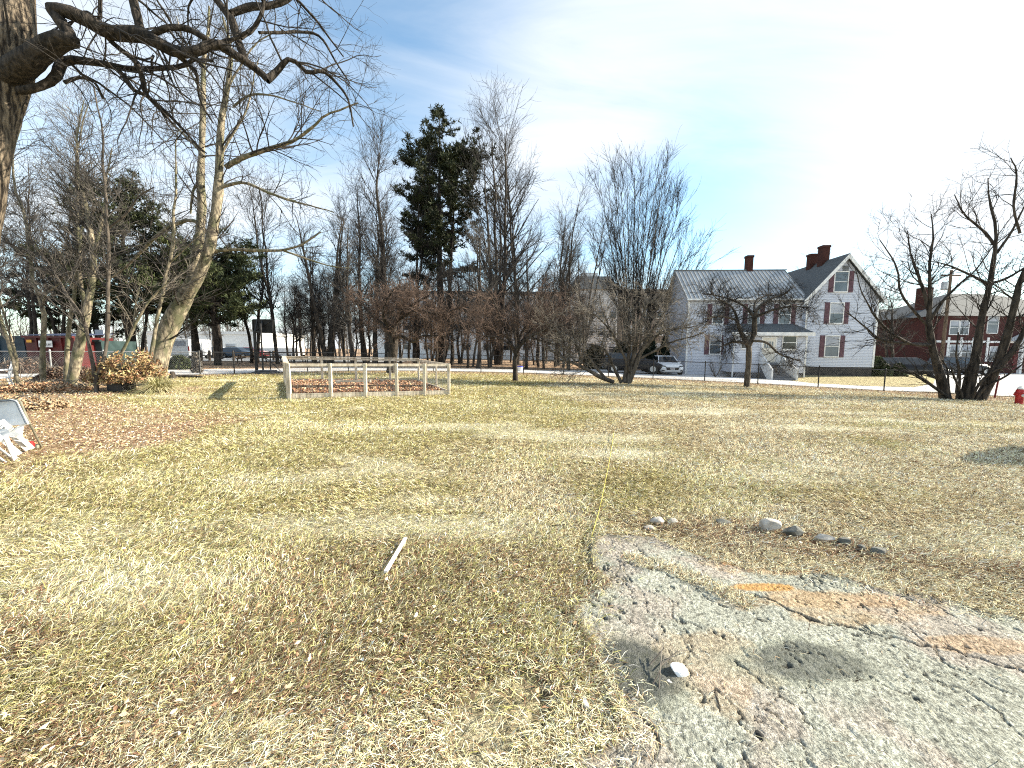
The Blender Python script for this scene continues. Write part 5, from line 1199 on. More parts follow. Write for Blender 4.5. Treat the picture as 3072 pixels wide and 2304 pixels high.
    mb = MB(); mb.box(5.08, 6.02, py - .035, py - .003, 1.24, 3.12); mb.m = 1
    for i in range(4): mb.box(5.2 + i * .18, 5.32 + i * .18, py - .045, py - .034, 2.35, 2.85)
    mb.build('door_leaf', [mat('cream_door', (.60, .56, .48), (.72, .68, .60), 3, .6), M['glass']], dr)
    mb = MB(); mb.lathe([(.02, 0), (.035, .02), (.02, .05)], (5.95, py - .07, 2.1), 8); mb.build('handle', M['blackmetal'], dr)
    # steps and flaring solid side rails
    mb = MB(); ns = 7
    for k in range(ns): mb.box(5.0 - .02 * k, 6.1 + .06 * k, py - .30 - .25 * k, py - .002 - .25 * k if k else py - .062, -.15, 1.20 - (k) * .175)
    mb.build('steps', mat('grey_painted_steps', (.10, .105, .115), (.17, .175, .19), 4, .7), t)
    for s, xa, xb in ((-1, 4.93, 4.86), (1, 6.17, 6.62)):
        mb = MB(); w = .05
        A = [(xa, py - .07, 1.15), (xa, py - .07, 2.05), (xb, py - 1.9, .78), (xb, py - 1.9, -.15), (xb, py - 1.5, -.15)]
        mb.add([(x - w, y, z) for x, y, z in A] + [(x + w, y, z) for x, y, z in A], [(0, 1, 2, 3, 4), (9, 8, 7, 6, 5)] + [(i, i + 5, (i + 1) % 5 + 5, (i + 1) % 5) for i in range(5)])
        mb.build('side_rail', WH, t)
    for x, y, w, zt, zb in ((6.15, 3.1, .50, 10.45, 8.9), (11.60, 3.4, .54, 10.6, 9.3), (11.60, 2.0, .58, 10.95, 9.3)):
        mb = MB(); mb.box(x - w / 2, x + w / 2, y - w / 2, y + w / 2, zb, zt); mb.box(x - w / 2 - .04, x + w / 2 + .04, y - w / 2 - .04, y + w / 2 + .04, zt - .16, zt + .02); mb.build('chimney', M['brickch'], t)
    # downpipe and meter
    mb = MB(); mb.tube([(2.75, -.06, 6.2), (2.75, -.06, .0)], .035, 6); mb.build('downpipe', WH, t)
    # small bay on the right end of the gable block
    mb = MB(); mb.box(x1 + .03, x1 + .55, 2.2, 4.6, .9, 3.7); mb.prism([(x1 + .03, 3.7), (x1 + .7, 3.7), (x1 + .03, 4.3)], 'y', 2.1, 4.7); mb.build('side_bay', WH, t)
house()

# ================================================================== OTHER BUILDINGS
def block(name, label, x0, x1, Y, depth, zb, ztop, wm, rm, wins, rz=0, group=None, cat='building', roof='flat', frame='white', glass='glassdark'):
    o = (x0, Y, zb); W = x1 - x0; H = ztop - zb
    t = thing(name, label, cat, o, rz, group)
    mb = MB(); mb.box(0, W, 0, depth, 0, H); mb.build('wall', M[wm] if isinstance(wm, str) else wm, t)
    mb = MB()
    if roof == 'flat': mb.box(-.2, W + .2, -.2, depth + .2, H + .003, H + .45)
    elif roof == 'hip': mb.add([(-.5, -.5, H - .02), (W + .5, -.5, H - .02), (W + .5, depth + .5, H - .02), (-.5, depth + .5, H - .02), (W * .36, depth / 2, H + W * .17), (W * .64, depth / 2, H + W * .17)], [(0, 1, 5, 4), (1, 2, 5), (2, 3, 4, 5), (3, 0, 4), (3, 2, 1, 0)])
    elif roof == 'mansard': mb.add([(-.3, -.3, H), (W + .3, -.3, H), (W + .3, depth + .3, H), (-.3, depth + .3, H), (1.0, 1.2, H + 2.2), (W - 1, 1.2, H + 2.2), (W - 1, depth - 1, H + 2.2), (1, depth - 1, H + 2.2)], [(0, 1, 5, 4), (1, 2, 6, 5), (2, 3, 7, 6), (3, 0, 4, 7), (4, 5, 6, 7), (3, 2, 1, 0)])
    mb.build('roof', M[rm], t)
    for x, z, w, h in wins: window(t, x, z, w, h, 0, False, .35, frame=frame, dark=glass)
    return t
def xz(px, py, Y): p = PT(px, py, Y); return p[0], p[2]
# long white school-like building behind the grove
def far_row():
    Y = 64; x0 = xz(1130, 1000, Y)[0]; x1 = xz(1700, 1000, Y)[0]; z0 = 0; z1 = xz(1400, 882, Y)[1]
    w = [(x - x0, z, 1.2, 1.7) for x in np.arange(x0 + 1.8, x1 - 1, 3.3) for z in (2.4, 5.6, 8.6) if z < z1 - 1]
    block('long_building', 'long pale building with dark roof half hidden behind the grove', x0, x1, Y, 12, z0, z1, mat('white_brick_wall', (.76, .76, .75), (.84, .84, .83), 2, .8), 'shingle', w)
    Y = 60; x0 = xz(1712, 1000, Y)[0]; x1 = xz(1850, 1000, Y)[0]; z1 = xz(1780, 868, Y)[1]
    w = [(x, z, 1.0, 1.5) for x in np.arange(1.2, x1 - x0 - .5, 1.75) for z in (2.0, 4.7, 7.4) if z < z1 - 1]
    t = block('apartment_block', 'cream four-storey apartment block with rows of dark windows, left of the fan-shaped tree', x0, x1, Y, 12, 0, z1, 'siding_far', 'shingle', w, roof='mansard')
    mb = MB(); mb.box(2, 4.4, 2, 5, z1 + 1.0, z1 + 2.9); mb.build('roof_tower', M['siding_far'], t)
    Y = 68; x0 = xz(1862, 1000, Y)[0]; x1 = xz(2110, 1000, Y)[0]; z1 = xz(1950, 876, Y)[1]
    w = [(x, z, 1.1, 1.6) for x in np.arange(1.6, x1 - x0 - 1, 2.6) for z in (2.2, 5.2, 8.2) if z < z1 - 1]
    block('brown_building', 'flat-topped grey-brown building glimpsed between the fan-shaped tree and white house', x0, x1, Y, 12, 0, z1, mat('brown_brick_wall', (.15, .12, .10), (.24, .20, .17), 5, .9), 'shingle', w)
    Y = 62; x0 = xz(440, 1000, Y)[0]; x1 = xz(770, 1000, Y)[0]; z1 = xz(700, 1003, Y)[1]
    w = [(x, 1.7, 1.6, .9) for x in np.arange(3, x1 - x0 - 1, 5.2)]
    block('warehouse', 'low white flat-roofed building behind the parked cars', x0, x1, Y, 14, 0, z1, mat('white_metal_wall', (.70, .70, .69), (.80, .80, .79), 2, .6), 'white', w)
    Y = 37; x0, _ = xz(2004, 1060, Y); x1, _ = xz(2075, 1060, Y); z1 = xz(2025, 1046, Y)[1]
    t = block('garage', 'small pale garage with an arched white door behind the white car', x0, x1, Y, 6, -.4, z1, mat('beige_garage_wall', (.36, .34, .31), (.48, .46, .42), 4, .8), 'shingle', [], cat='garage', roof='hip')
    mb = MB(); n = 9; w = 1.0; poly = [(.15, .05), (.15, 1.9)] + [(.15 + w * (1 - math.cos(a)) / 1.0 * .62, 1.9 + .35 * math.sin(a)) for a in np.linspace(0, PI, n)[1:-1]] + [(.15 + w * 1.24, 1.9), (.15 + w * 1.24, .05)]
    mb.prism(poly, 'y', -.05, -.002); mb.build('door', M['white'], t)
    # trim on the two brick houses
    Y = 42.0; x0 = xz(2812, 1000, Y)[0]; x1 = xz(3330, 1000, Y)[0]; zb = -.55; z1 = xz(2900, 948, Y)[1]
    def wx(px, py, w, h): a = xz(px, py, Y); return (a[0] - x0, a[1] - zb, w, h)
    w = [wx(2862, 1058, 1.0, 1.6), wx(2898, 1058, 1.0, 1.6), wx(2982, 1062, 1.0, 1.5), wx(2862, 983, .9, 1.4), wx(2892, 983, .9, 1.4), wx(2978, 972, 1.1, 1.9), wx(3150, 1058, 1.0, 1.6)]
    t = block('brick_house', 'two-storey red brick house with white trim and grey roof at the right edge', x0, x1, Y, 11, zb, z1, 'brick', 'shingle', w, cat='house', roof='hip', glass='glass')
    mb = MB(); mb.box(-.02, x1 - x0, -.06, -.003, xz(2900, 1028, Y)[1] - zb, xz(2900, 1022, Y)[1] - zb); mb.build('belt_trim', M['white'], t)
    for px in (2842, 2880, 2916, 2960, 3004):
        a = wx(px, 1052, 0, 0); mb = MB(); mb.box(a[0] - .12, a[0] + .12, -.055, -.004, 1.35, 3.95); mb.build('trim_panel', M['white'], t)
    mb = MB(); c = xz(2875, 1000, Y)[0] - x0; mb.box(c - .5, c + .5, 3.4, 4.4, z1 - zb + .5, z1 - zb + 3.6); mb.build('chimney', M['brickch'], t)
    # entrance porch with little gable
    c = xz(3062, 1000, Y)[0] - x0
    mb = MB(); mb.prism([(c - 1.7, 3.55), (c + 1.7, 3.55), (c, 4.45)], 'y', -1.6, -.06); mb.build('porch_gable', M['white'], t)
    for s in (-1.5, 1.5): mb = MB(); mb.box(c + s - .12, c + s + .12, -1.5, -1.26, .1, 3.55); mb.build('porch_post', M['white'], t)
    mb = MB(); mb.box(c - .5, c + .5, -.05, -.003, .3, 2.6); mb.build('door', mat('dark_red_door', (.10, .01, .012), (.15, .02, .02), 4, .5), t)
    Y = 54.0; x0 = xz(2630, 1000, Y)[0]; x1 = xz(2818, 1000, Y)[0]; z1 = xz(2700, 950, Y)[1]
    w = [(1.6, 2.2, .9, 1.6), (3.3, 2.2, .9, 1.6), (6.4, 2.2, 1.0, 1.7), (1.6, 5.0, .9, 1.5), (6.4, 5.0, 1.0, 1.6)]
    block('brick_house', 'farther brick house with steep dark roof, partly hidden beside the white house', x0, x1, Y, 9, -.5, z1, 'brick', 'shingle', w, cat='house', roof='hip')
far_row()
# utility pole behind the many-stemmed tree
b = GX(2826, 38); zt = PT(2826, 810, 38)[2] - b[2]
t = thing('utility_pole', 'dark wooden utility pole with a grey transformer rising behind the big tree', 'utility pole', b)
mb = MB(); mb.tube([(0, 0, -.2), (.05, 0, zt)], [.17, .11], 10); mb.build('pole', M['weathered_dark'], t)
mb = MB(); mb.lathe([(.22, 0), (.25, .05), (.25, .7), (.2, .78)], (-.45, 0, zt - 1.9), 12); mb.build('transformer', M['galv'], t)
mb = MB(); mb.bar((-.9, 0, zt - .5), (1.0, 0, zt - .5), .1, .12); mb.build('cross_arm', M['weathered_dark'], t)

# ================================================================== VEHICLES
def car(label, x, y, rz, paint, L=4.4, W=1.8, H=1.45, name='parked_car', cat='car', group=None, suv=False, plate=True, z=None):
    b = np.array([x, y, float(ground(x, y)) + .03]); t = thing(name, label, cat, b, rz, group)
    # sections along the length; the nose points to -y
    h = W / 2; hood = .90 if not suv else 1.08; base = .20 if not suv else .32
    # (y, half width, z bottom, z shoulder, half top width, z top)
    S = [(-L / 2, h * .70, base + .16, .50, h * .62, .56), (-L / 2 + .10, h * .90, base + .03, .62, h * .80, .70), (-L / 2 + .32, h * .98, base, .70, h * .86, .80), (-L / 2 + .80, h, base, .78, h * .88, hood - .03), (-L / 2 + 1.25, h, base, .84, h * .88, hood + .04),
         (-.35, h, base, .90, h * .86, hood + .06), (1.0, h, base, .93, h * .86, hood + .07), (L / 2 - .45, h, base, .95, h * .85, hood + .09), (L / 2 - .12, h * .95, base + .05, .92, h * .80, hood + .04), (L / 2, h * .82, base + .2, .8, h * .7, hood - .1)]
    V = []; n = 12
    for yy, w, zb, zs, wt, zt in S:
        V += [(0, yy, zb), (w * .8, yy, zb), (w * .97, yy, zb + .10), (w, yy, (zb + zs) / 2), (w * .985, yy, zs), (wt, yy, zt), (0, yy, zt + .03), (-wt, yy, zt), (-w * .985, yy, zs), (-w, yy, (zb + zs) / 2), (-w * .97, yy, zb + .10), (-w * .8, yy, zb)]
    fs = [(i * n + j, i * n + (j + 1) % n, (i + 1) * n + (j + 1) % n, (i + 1) * n + j) for i in range(len(S) - 1) for j in range(n)] + [tuple(range(n))[::-1], tuple((len(S) - 1) * n + j for j in range(n))]
    mb = MB(); mb.add(V, fs); mb.build('body', paint, t, smooth=True)
    # greenhouse
    zc = hood + .04; rt = H; y0, y1, y2, y3 = -L / 2 + 1.15, -L / 2 + 1.95, L / 2 - (.75 if not suv else .35), L / 2 - (.35 if not suv else .12)
    wb, wt = h * .86, h * .66
    mb = MB(); mb.add([(-wb, y0, zc), (wb, y0, zc), (wb, y3, zc), (-wb, y3, zc), (-wt, y1, rt - .05), (wt, y1, rt - .05), (wt, y2, rt - .05), (-wt, y2, rt - .05), (-wt * .8, y1 + .15, rt), (wt * .8, y1 + .15, rt), (wt * .8, y2 - .15, rt), (-wt * .8, y2 - .15, rt)],
                      [(4, 5, 9, 8), (5, 6, 10, 9), (6, 7, 11, 10), (7, 4, 8, 11), (8, 9, 10, 11)]); mb.build('roof', paint, t, smooth=True)
    mb = MB(); e = .03
    mb.add([(-wb + e, y0, zc - .04), (wb - e, y0, zc - .04), (wb - e, y3, zc - .04), (-wb + e, y3, zc - .04), (-wt + .0, y1, rt - .055), (wt, y1, rt - .055), (wt, y2, rt - .055), (-wt, y2, rt - .055)], [(0, 1, 5, 4), (1, 2, 6, 5), (2, 3, 7, 6), (3, 0, 4, 7)]); mb.build('windows', M['glassdark'], t)
    for sx in (-1, 1):
        mb = MB(); mb.bar((sx * (wb - .01), y0, zc - .03), (sx * wt, y1, rt - .04), .05, .05); mb.build('windscreen_pillar', paint, t)
        mb = MB(); mb.box(min(sx * h * .98, sx * (h + .16)), max(sx * h * .98, sx * (h + .16)), y0 + .35, y0 + .50, zc - .02, zc + .13); mb.build('wing_mirror', paint, t, bevel=.02)
        mb = MB(); mb.add([(sx * h * .50, -L / 2 + .10, .62), (sx * h * .90, -L / 2 + .20, .68), (sx * h * .96, -L / 2 + .38, .77), (sx * h * .60, -L / 2 + .12, .72), (sx * h * .50, -L / 2 + .02, .60), (sx * h * .93, -L / 2 + .10, .66), (sx * h * .99, -L / 2 + .36, .76), (sx * h * .58, -L / 2 + .04, .72)], [(4, 5, 6, 7), (0, 3, 2, 1), (0, 1, 5, 4), (1, 2, 6, 5), (2, 3, 7, 6), (3, 0, 4, 7)]); mb.build('headlight', M['glassdark'], t)
        mb = MB(); mb.box(min(sx * .58, sx * .78), max(sx * .58, sx * .78), -L / 2 + .005, -L / 2 + .15, .30, .38); mb.build('fog_lamp', M['blackmetal'], t)
        for wy in (-L / 2 + .85, L / 2 - .85):
            r = .32 if not suv else .37
            mb = MB(); mb.tube([(sx * (h - .24), wy, r), (sx * (h + .012), wy, r)], r, 20); o_ = mb.build('wheel', M['rubber'], t)
            mb = MB(); mb.tube([(sx * (h + .013), wy, r), (sx * (h + .02), wy, r)], r * .62, 14); mb.build('rim', M['galv'], o_)
    mb = MB(); mb.prism([(-.50, .60), (.50, .60), (.42, .40), (-.42, .40)], 'y', -L / 2 - .02, -L / 2 + .1); mb.build('grille', M['blackmetal'], t)
    if plate:
        mb = MB(); mb.box(-.16, .16, -L / 2 - .035, -L / 2 - .021, .44, .58); p = mb.build('number_plate', M['white'], t)
        mb = MB()
        for k in range(5): mb.box(-.13 + k * .055, -.095 + k * .055, -L / 2 - .039, -L / 2 - .0355, .475, .55)
        mb.build('plate_characters', M['shutter'], p)
    return t
wp = mat('white_car_paint', (.72, .73, .74), (.80, .80, .81), 2, .25, spec=.6)
c = GX(2024, 29.6); car('white hatchback parked facing us at the left corner of the white house', c[0], c[1] + 1.8, -.12, wp, 4.4, 1.8, 1.46)
rng = np.random.default_rng(9)
for px, Y, a, p, lb in ((641, 52, 1.3, mat('navy_car_paint', (.01, .02, .04), (.02, .04, .07), 2, .25), 'dark navy car parked before the low white building, leftmost'), (678, 53, 1.4, wp, 'white car parked between two dark cars before the low white building'),
                        (716, 52, 1.5, mat('blue_grey_car_paint', (.03, .06, .10), (.05, .09, .14), 2, .25), 'blue-grey car parked left of the small dark red one'), (760, 56, 1.4, mat('red_car_paint', (.16, .01, .015), (.2, .02, .03), 2, .25), 'dark red car parked nearest the basketball hoop')):
    c = GX(px, Y); car(lb, c[0], c[1], a, p, group='cars parked in the far lot', plate=False)
c = GX(2735, 33.5); car('black car parked in the driveway behind the rhododendrons', c[0], c[1], .9, mat('black_car_paint', (.008, .008, .010), (.02, .02, .022), 2, .25), 4.7, 1.9, 1.72, suv=True, plate=False)
c = GX(2880, 38.5); car('dark grey van-like car in the shade before the brick house', c[0], c[1], 1.5, mat('grey_car_paint', (.03, .03, .033), (.05, .05, .055), 2, .3), 4.9, 1.95, 1.8, suv=True, plate=False)
c = GX(1895, 30.5); car('black car hidden in shade behind the fanning shrub', c[0], c[1], 1.45, bpy.data.materials['black_car_paint'], 4.6, 1.85, 1.6, suv=True, plate=False)
def van():
    b = GX(538, 43.5); t = thing('parked_van', 'boxy white van seen from behind, left of the parked cars', 'van', b, .18)
    mb = MB(); mb.box(-1.0, 1.0, 0, 4.4, .45, 2.35); mb.build('body', wp, t, bevel=.06)
    mb = MB(); mb.box(-.75, .75, -.02, -.001, 1.55, 2.1); mb.build('rear_window', M['blind'], t)
    mb = MB(); mb.box(-1.0, 1.0, -.12, -.02, .38, .60); mb.build('bumper', M['galv'], t)
    mb = MB(); mb.box(-.25, .25, -.04, -.004, .85, 1.0); mb.build('number_plate', M['galv'], t)
    for sx in (-1, 1):
        for y in (.8, 3.6):
            mb = MB(); mb.tube([(sx * .78, y, .36), (sx * 1.03, y, .36)], .36, 18); w = mb.build('wheel', M['rubber'], t)
            mb = MB(); mb.tube([(sx * 1.031, y, .36), (sx * 1.045, y, .36)], .2, 12); mb.build('rim', M['galv'], w)
        mb = MB(); mb.box(min(sx * .9, sx * 1.01), max(sx * .9, sx * 1.01), -.015, .05, 1.0, 1.5); mb.build('tail_lamp', M['hred'], t)
van()

# ================================================================== DUMPSTERS
def dumpster(label, px0, px1, Y, top_py, paint, name='dumpster', lid=True, sign=False, sticker=False):
    a = GX(px0, Y); b = GX(px1, Y); W = b[0] - a[0]; H = PT((px0 + px1) / 2, top_py, Y)[2] - a[2]
    t = thing(name, label, 'dumpster', a)
    mb = MB(); mb.add([(0, 0, .15), (W, 0, .15), (W, 1.8, .15), (0, 1.8, .15), (0, -.12, H), (W, -.12, H), (W, 1.9, H), (0, 1.9, H)], [(0, 1, 5, 4), (1, 2, 6, 5), (2, 3, 7, 6), (3, 0, 4, 7), (3, 2, 1, 0), (4, 5, 6, 7)]); mb.build('body', M[paint], t)
    for k in range(1, int(W / .75) + 1):
        x = k * W / (int(W / .75) + 1); mb = MB(); mb.add([(x - .04, -.07, .15), (x + .04, -.07, .15), (x + .04, -.19, H), (x - .04, -.19, H), (x - .04, .0, .15), (x + .04, 0, .15), (x + .04, -.12, H), (x - .04, -.12, H)], [(0, 1, 2, 3), (0, 4, 5, 1), (1, 5, 6, 2), (3, 7, 4, 0), (2, 6, 7, 3)]); mb.build('rib', M[paint], t)
    mb = MB(); mb.bar((-.04, -.16, H), (W + .04, -.16, H), .12, .1); mb.build('rim_rail', M[paint], t)
    if lid: mb = MB(); mb.add([(-.04, -.2, H + .06), (W + .04, -.2, H + .06), (W + .04, 1.9, H + .22), (-.04, 1.9, H + .22), (-.04, -.2, H + .10), (W + .04, -.2, H + .10), (W + .04, 1.9, H + .26), (-.04, 1.9, H + .26)], [(0, 1, 5, 4), (1, 2, 6, 5), (2, 3, 7, 6), (3, 0, 4, 7), (3, 2, 1, 0), (4, 5, 6, 7)]); mb.build('lid', mat('dark_blue_lid', (.02, .03, .07), (.05, .06, .11), 3, .5), t)
    if sign:
        x = (134 - px0) / (px1 - px0) * W; w = 40 / (px1 - px0) * W; z = PT(154, 1032, Y)[2] - a[2]; yy = -.21
        mb = MB(); mb.box(x, x + w, yy - .02, yy, z - .17, z + .17); s = mb.build('sign_board', M['white'], t)
        def txt(body, size, zc, nm):
            cu = bpy.data.curves.new(nm, 'FONT'); cu.body = body; cu.size = size; cu.align_x = 'CENTER'; cu.align_y = 'CENTER'; cu.extrude = .002; cu.offset = .004
            tmp = bpy.data.objects.new(nm, cu); me = tmp.to_mesh(); mm = me.copy(); tmp.to_mesh_clear(); mm.name = nm
            o = link(nm, mm, s, (x + w / 2, yy - .023, zc)); o.rotation_euler = (PI / 2, 0, 0); mm.materials.clear(); mm.materials.append(M['glassdark']); bpy.data.objects.remove(tmp); return o
        txt('STIRMS.BIZ', .14, z - .035, 'lettering')
        mb = MB(); mb.tube([(x + w / 2, yy - .021, z + .10), (x + w / 2, yy - .026, z + .10)], .042, 14); mb.build('emblem', M['glassdark'], s)
    if sticker:
        mb = MB(); x = .18; mb.box(x, x + .26, -.19, -.175, H - .30, H - .16); mb.build('sticker', mat('orange_sticker', (.65, .30, .03), (.75, .4, .06), 4, .5), t)
dumpster('red steel dumpster with a white sign behind the left fence', 86, 232, 20.5, 1011, 'bin_red', sign=True, sticker=True)
dumpster('dark teal dumpster with no sign, left of the red one', -70, 82, 20.8, 1010, 'bin_blue', lid=False)
dumpster('dark green bin right of the red dumpster with white notice above', 238, 312, 21.5, 1022, 'bin_green', lid=False)
b = GX(304, 22); z = PT(304, 1001, 22)[2] - b[2]
t = thing('notice_board', 'square pale notice on a post above the dark green bin', 'notice board', b)
mb = MB(); mb.box(-.24, .24, -.03, .0, z - .22, z + .22); mb.build('panel', M['blind'], t)
mb = MB(); mb.tube([(0, .03, 0), (0, .03, z + .2)], .03, 6); mb.build('post', M['blackmetal'], t)

# ================================================================== SMALLER THINGS BEYOND THE FENCE
def rail_fence():
    W = [GX(px, Y) for px, Y in ((604, 40), (628, 40), (700, 41), (760, 42), (820, 42), (880, 43), (940, 44), (1000, 45))]; b = W[0]
    t = thing('rail_fence', 'low wooden post-and-rail fence by the far car park', 'fence', b)
    for w in W: mb = MB(); mb.bar(w - b + [0, 0, -.1], w - b + [0, 0, 1.1], .16, .16, (0, 1, 0)); mb.build('post', M['weathered_dark'], t)
    for h in (.45, .9): mb = MB(); [mb.bar(p - b + [0, 0, h], q - b + [0, 0, h], .05, .14) for p, q in zip(W[2:-1], W[3:])]; mb.build('rail', M['weathered_dark'], t)
rail_fence()
def bench(px, Y, lb):
    b = GX(px, Y); t = thing('picnic_table', lb, 'picnic table', b, .3, 'picnic tables in the grove')
    mb = MB(); [mb.box(-.9, .9, -.36 + k * .15, -.23 + k * .15, .72, .76) for k in range(5)]; mb.build('top', M['weathered_dark'], t)
    for s in (-1, 1):
        mb = MB(); mb.box(-.9, .9, s * .72 - .13, s * .72 + .13, .43, .47); mb.build('seat', M['weathered_dark'], t)
        for q in (-1, 1): mb = MB(); mb.bar((s * .65, q * .62, 0), (s * .65, q * .22, .72), .09, .05); mb.build('leg', M['weathered_dark'], t)
        mb = MB(); mb.bar((s * .65, -.75, .40), (s * .65, .75, .40), .05, .09); mb.build('brace', M['weathered_dark'], t)
for px, Y, lb in ((742, 36, 'dark picnic table left of the basketball hoop'), (815, 38, 'dark picnic table right of the basketball hoop'), (890, 39, 'dark picnic table above the corner of the garden frame')): bench(px, Y, lb)
# blue and white bin lids by the fruit tree
b = GX(1545, 27.8)
def tub(px, lb):
    b = GX(px, 28.5); t = thing('water_bowl', lb, 'tub', b)
    mb = MB(); mb.lathe([(.16, 0), (.24, .30), (.27, .34), (.24, .33), (.15, .04)], k=16); mb.build('rim', M['white'], t)
    mb = MB(); mb.lathe([(.26, .345), (.22, .40), (.05, .42)], k=16); mb.build('lid', mat('bright_blue_plastic', (.02, .03, .35), (.03, .05, .45), 3, .4), t)
tub(1560, 'blue and white plastic tub lying behind the small fruit tree trunk')
# black box filling the hollow under the bush, brush pile, log
b = HIT(342, 1176); t = thing('black_box', 'black box filling the hollow under the golden leafy bush', 'bin', b)
mb = MB(); mb.box(-.24, .26, 0, .5, 0, .30); mb.build('body', M['blackmetal'], t, bevel=.02); mb = MB(); mb.box(-.26, .28, -.02, .52, .30, .33); mb.build('lid', M['blackmetal'], t)
b = HIT(518, 1134); t = thing('stump', 'small dark tree stump right of the leaning tree', 'stump', b)
mb = MB(); mb.lathe([(.16, -.03), (.12, .08), (.10, .22), (.07, .30)], k=9); mb.build('stem', M['bark_dark'], t)
b = HIT(560, 1133); o = MB().tube([(-.6, 0, .06), (.1, .05, .07), (.75, -.02, .05)], [.06, .07, .04], 7).build('fallen_branch', M['bark_mid'], None, b); tag(o, 'fallen mossy branch on the ground by the fence post', 'branch')

def mound(px, py, rx, ry, h, lb, seed, pal, nl=2600, name='leaf_pile'):
    rng = np.random.default_rng(seed); b = HIT(px, py); n = 40
    u = np.linspace(0, 2 * PI, n, endpoint=False); rr = np.linspace(0, 1, 14); U, Q = np.meshgrid(u, rr)
    X = np.cos(U) * Q * rx; Y_ = np.sin(U) * Q * ry; Z = h * (1 - Q ** 2) * (.6 + .8 * fbm(X + px, Y_, 1.6, 3, seed)) - .03
    V = np.stack([X, Y_, Z], -1).reshape(-1, 3); i = np.arange(13)[:, None] * n + np.arange(n)[None]; j = np.arange(13)[:, None] * n + (np.arange(n)[None] + 1) % n
    F = np.stack([i, j, j + n, i + n], -1).reshape(-1, 4)
    t = thing(name, lb, 'leaf pile', b); link('mound', npmesh('mound', V, [F], M['soil'], True), t)
    q = np.sqrt(rng.random(nl)); a = rng.uniform(0, 2 * PI, nl); x = np.cos(a) * q * rx; y = np.sin(a) * q * ry; z = h * (1 - q ** 2) * (.6 + .8 * fbm(x + px, y, 1.6, 3, seed)) + rng.random(nl) * .08 - .01
    V, F = leafquads(rng, np.stack([x, y, z], 1), (.03, .065), .3, .35, .5)
    c = np.array(pal)[rng.integers(0, len(pal), nl)] * rng.uniform(.7, 1.2, nl)[:, None]
    lo = link('leaves', npmesh('leaves', V, [F], bpy.data.materials['golden_dead_leaves'], col=np.repeat(np.clip(c, 0, .9), 4, 0)), t); lo['kind'] = 'stuff'
    S = [resample(np.stack([[x0, y0, .1], [x0 + dx, y0 + dy, h + .15], [x0 + 2 * dx, y0 + 1.4 * dy, h * .5]]), [.012, .009, .004], 6) for x0, y0, dx, dy in rng.normal(size=(26, 4)) * [rx * .5, ry * .5, .35, .2]]
    P, Rr = st(*S); link('twigs', tubemesh('twigs', [(P, Rr, 4)], M['twig_pale'], (0, 0, 0), False), t)
brown = [(.52, .34, .20), (.66, .50, .32), (.32, .18, .10), (.50, .26, .14)]
mound(120, 1172, 1.6, .55, .22, 'low pile of raked brown leaves below the red dumpster', 501, brown)
mound(215, 1140, 1.5, .6, .50, 'dark brush and leaf pile at the feet of the thickest pale trunk', 502, [(.16, .10, .08), (.30, .20, .13), (.10, .07, .06)])
mound(70, 1120, 1.6, .7, .75, 'tall dark heap of brushwood against the fence at the far left', 503, [(.14, .10, .08), (.26, .18, .13), (.07, .06, .05)])
mound(60, 1222, 1.2, .5, .20, 'straw-coloured heap of trimmings behind the folding chair', 504, [(.60, .46, .30), (.42, .28, .16)], 1500)

def garden_chair():
    b = HIT(-2, 1172); t = thing('plastic_chair', 'white plastic garden chair cut off by the left edge behind the heap', 'chair', b, -.5)
    W = M['white']
    mb = MB(); mb.box(-.24, .24, -.24, .22, .40, .44); mb.build('seat', W, t, bevel=.015)
    mb = MB(); [mb.bar((-.2 + k * .1, .22, .44), (-.2 + k * .1, .34, .92), .05, .02, (0, 1, 0)) for k in range(5)]; mb.bar((-.25, .345, .93), (.25, .345, .93), .03, .06); mb.build('backrest', W, t)
    for sx in (-1, 1):
        for y0, y1 in ((-.22, -.28), (.2, .3)): mb = MB(); mb.tube([(sx * .22, y0, .41), (sx * .27, y1, 0)], .022, 8); mb.build('leg', W, t)
        mb = MB(); mb.tube([(sx * .27, .28, .68), (sx * .28, 0, .68), (sx * .28, -.22, .64), (sx * .26, -.25, .42)], .022, 8); mb.build('armrest', W, t)
garden_chair()
# pale broken branch stakes
for px, py, s in ((104, 1166, 1), (118, 1166, -1)):
    b = HIT(px, py); o = MB().tube([(0, 0, -.05), (.02 * s, 0, .28), (.14 * s, .02, .48)], [.02, .016, .006], 6).build('broken_branch', M['twig_pale'], None, b); tag(o, 'pale broken branch stub sticking up, %s of two by the leaf pile' % ('left' if s > 0 else 'right'), 'branch', 'pale broken branch stubs')

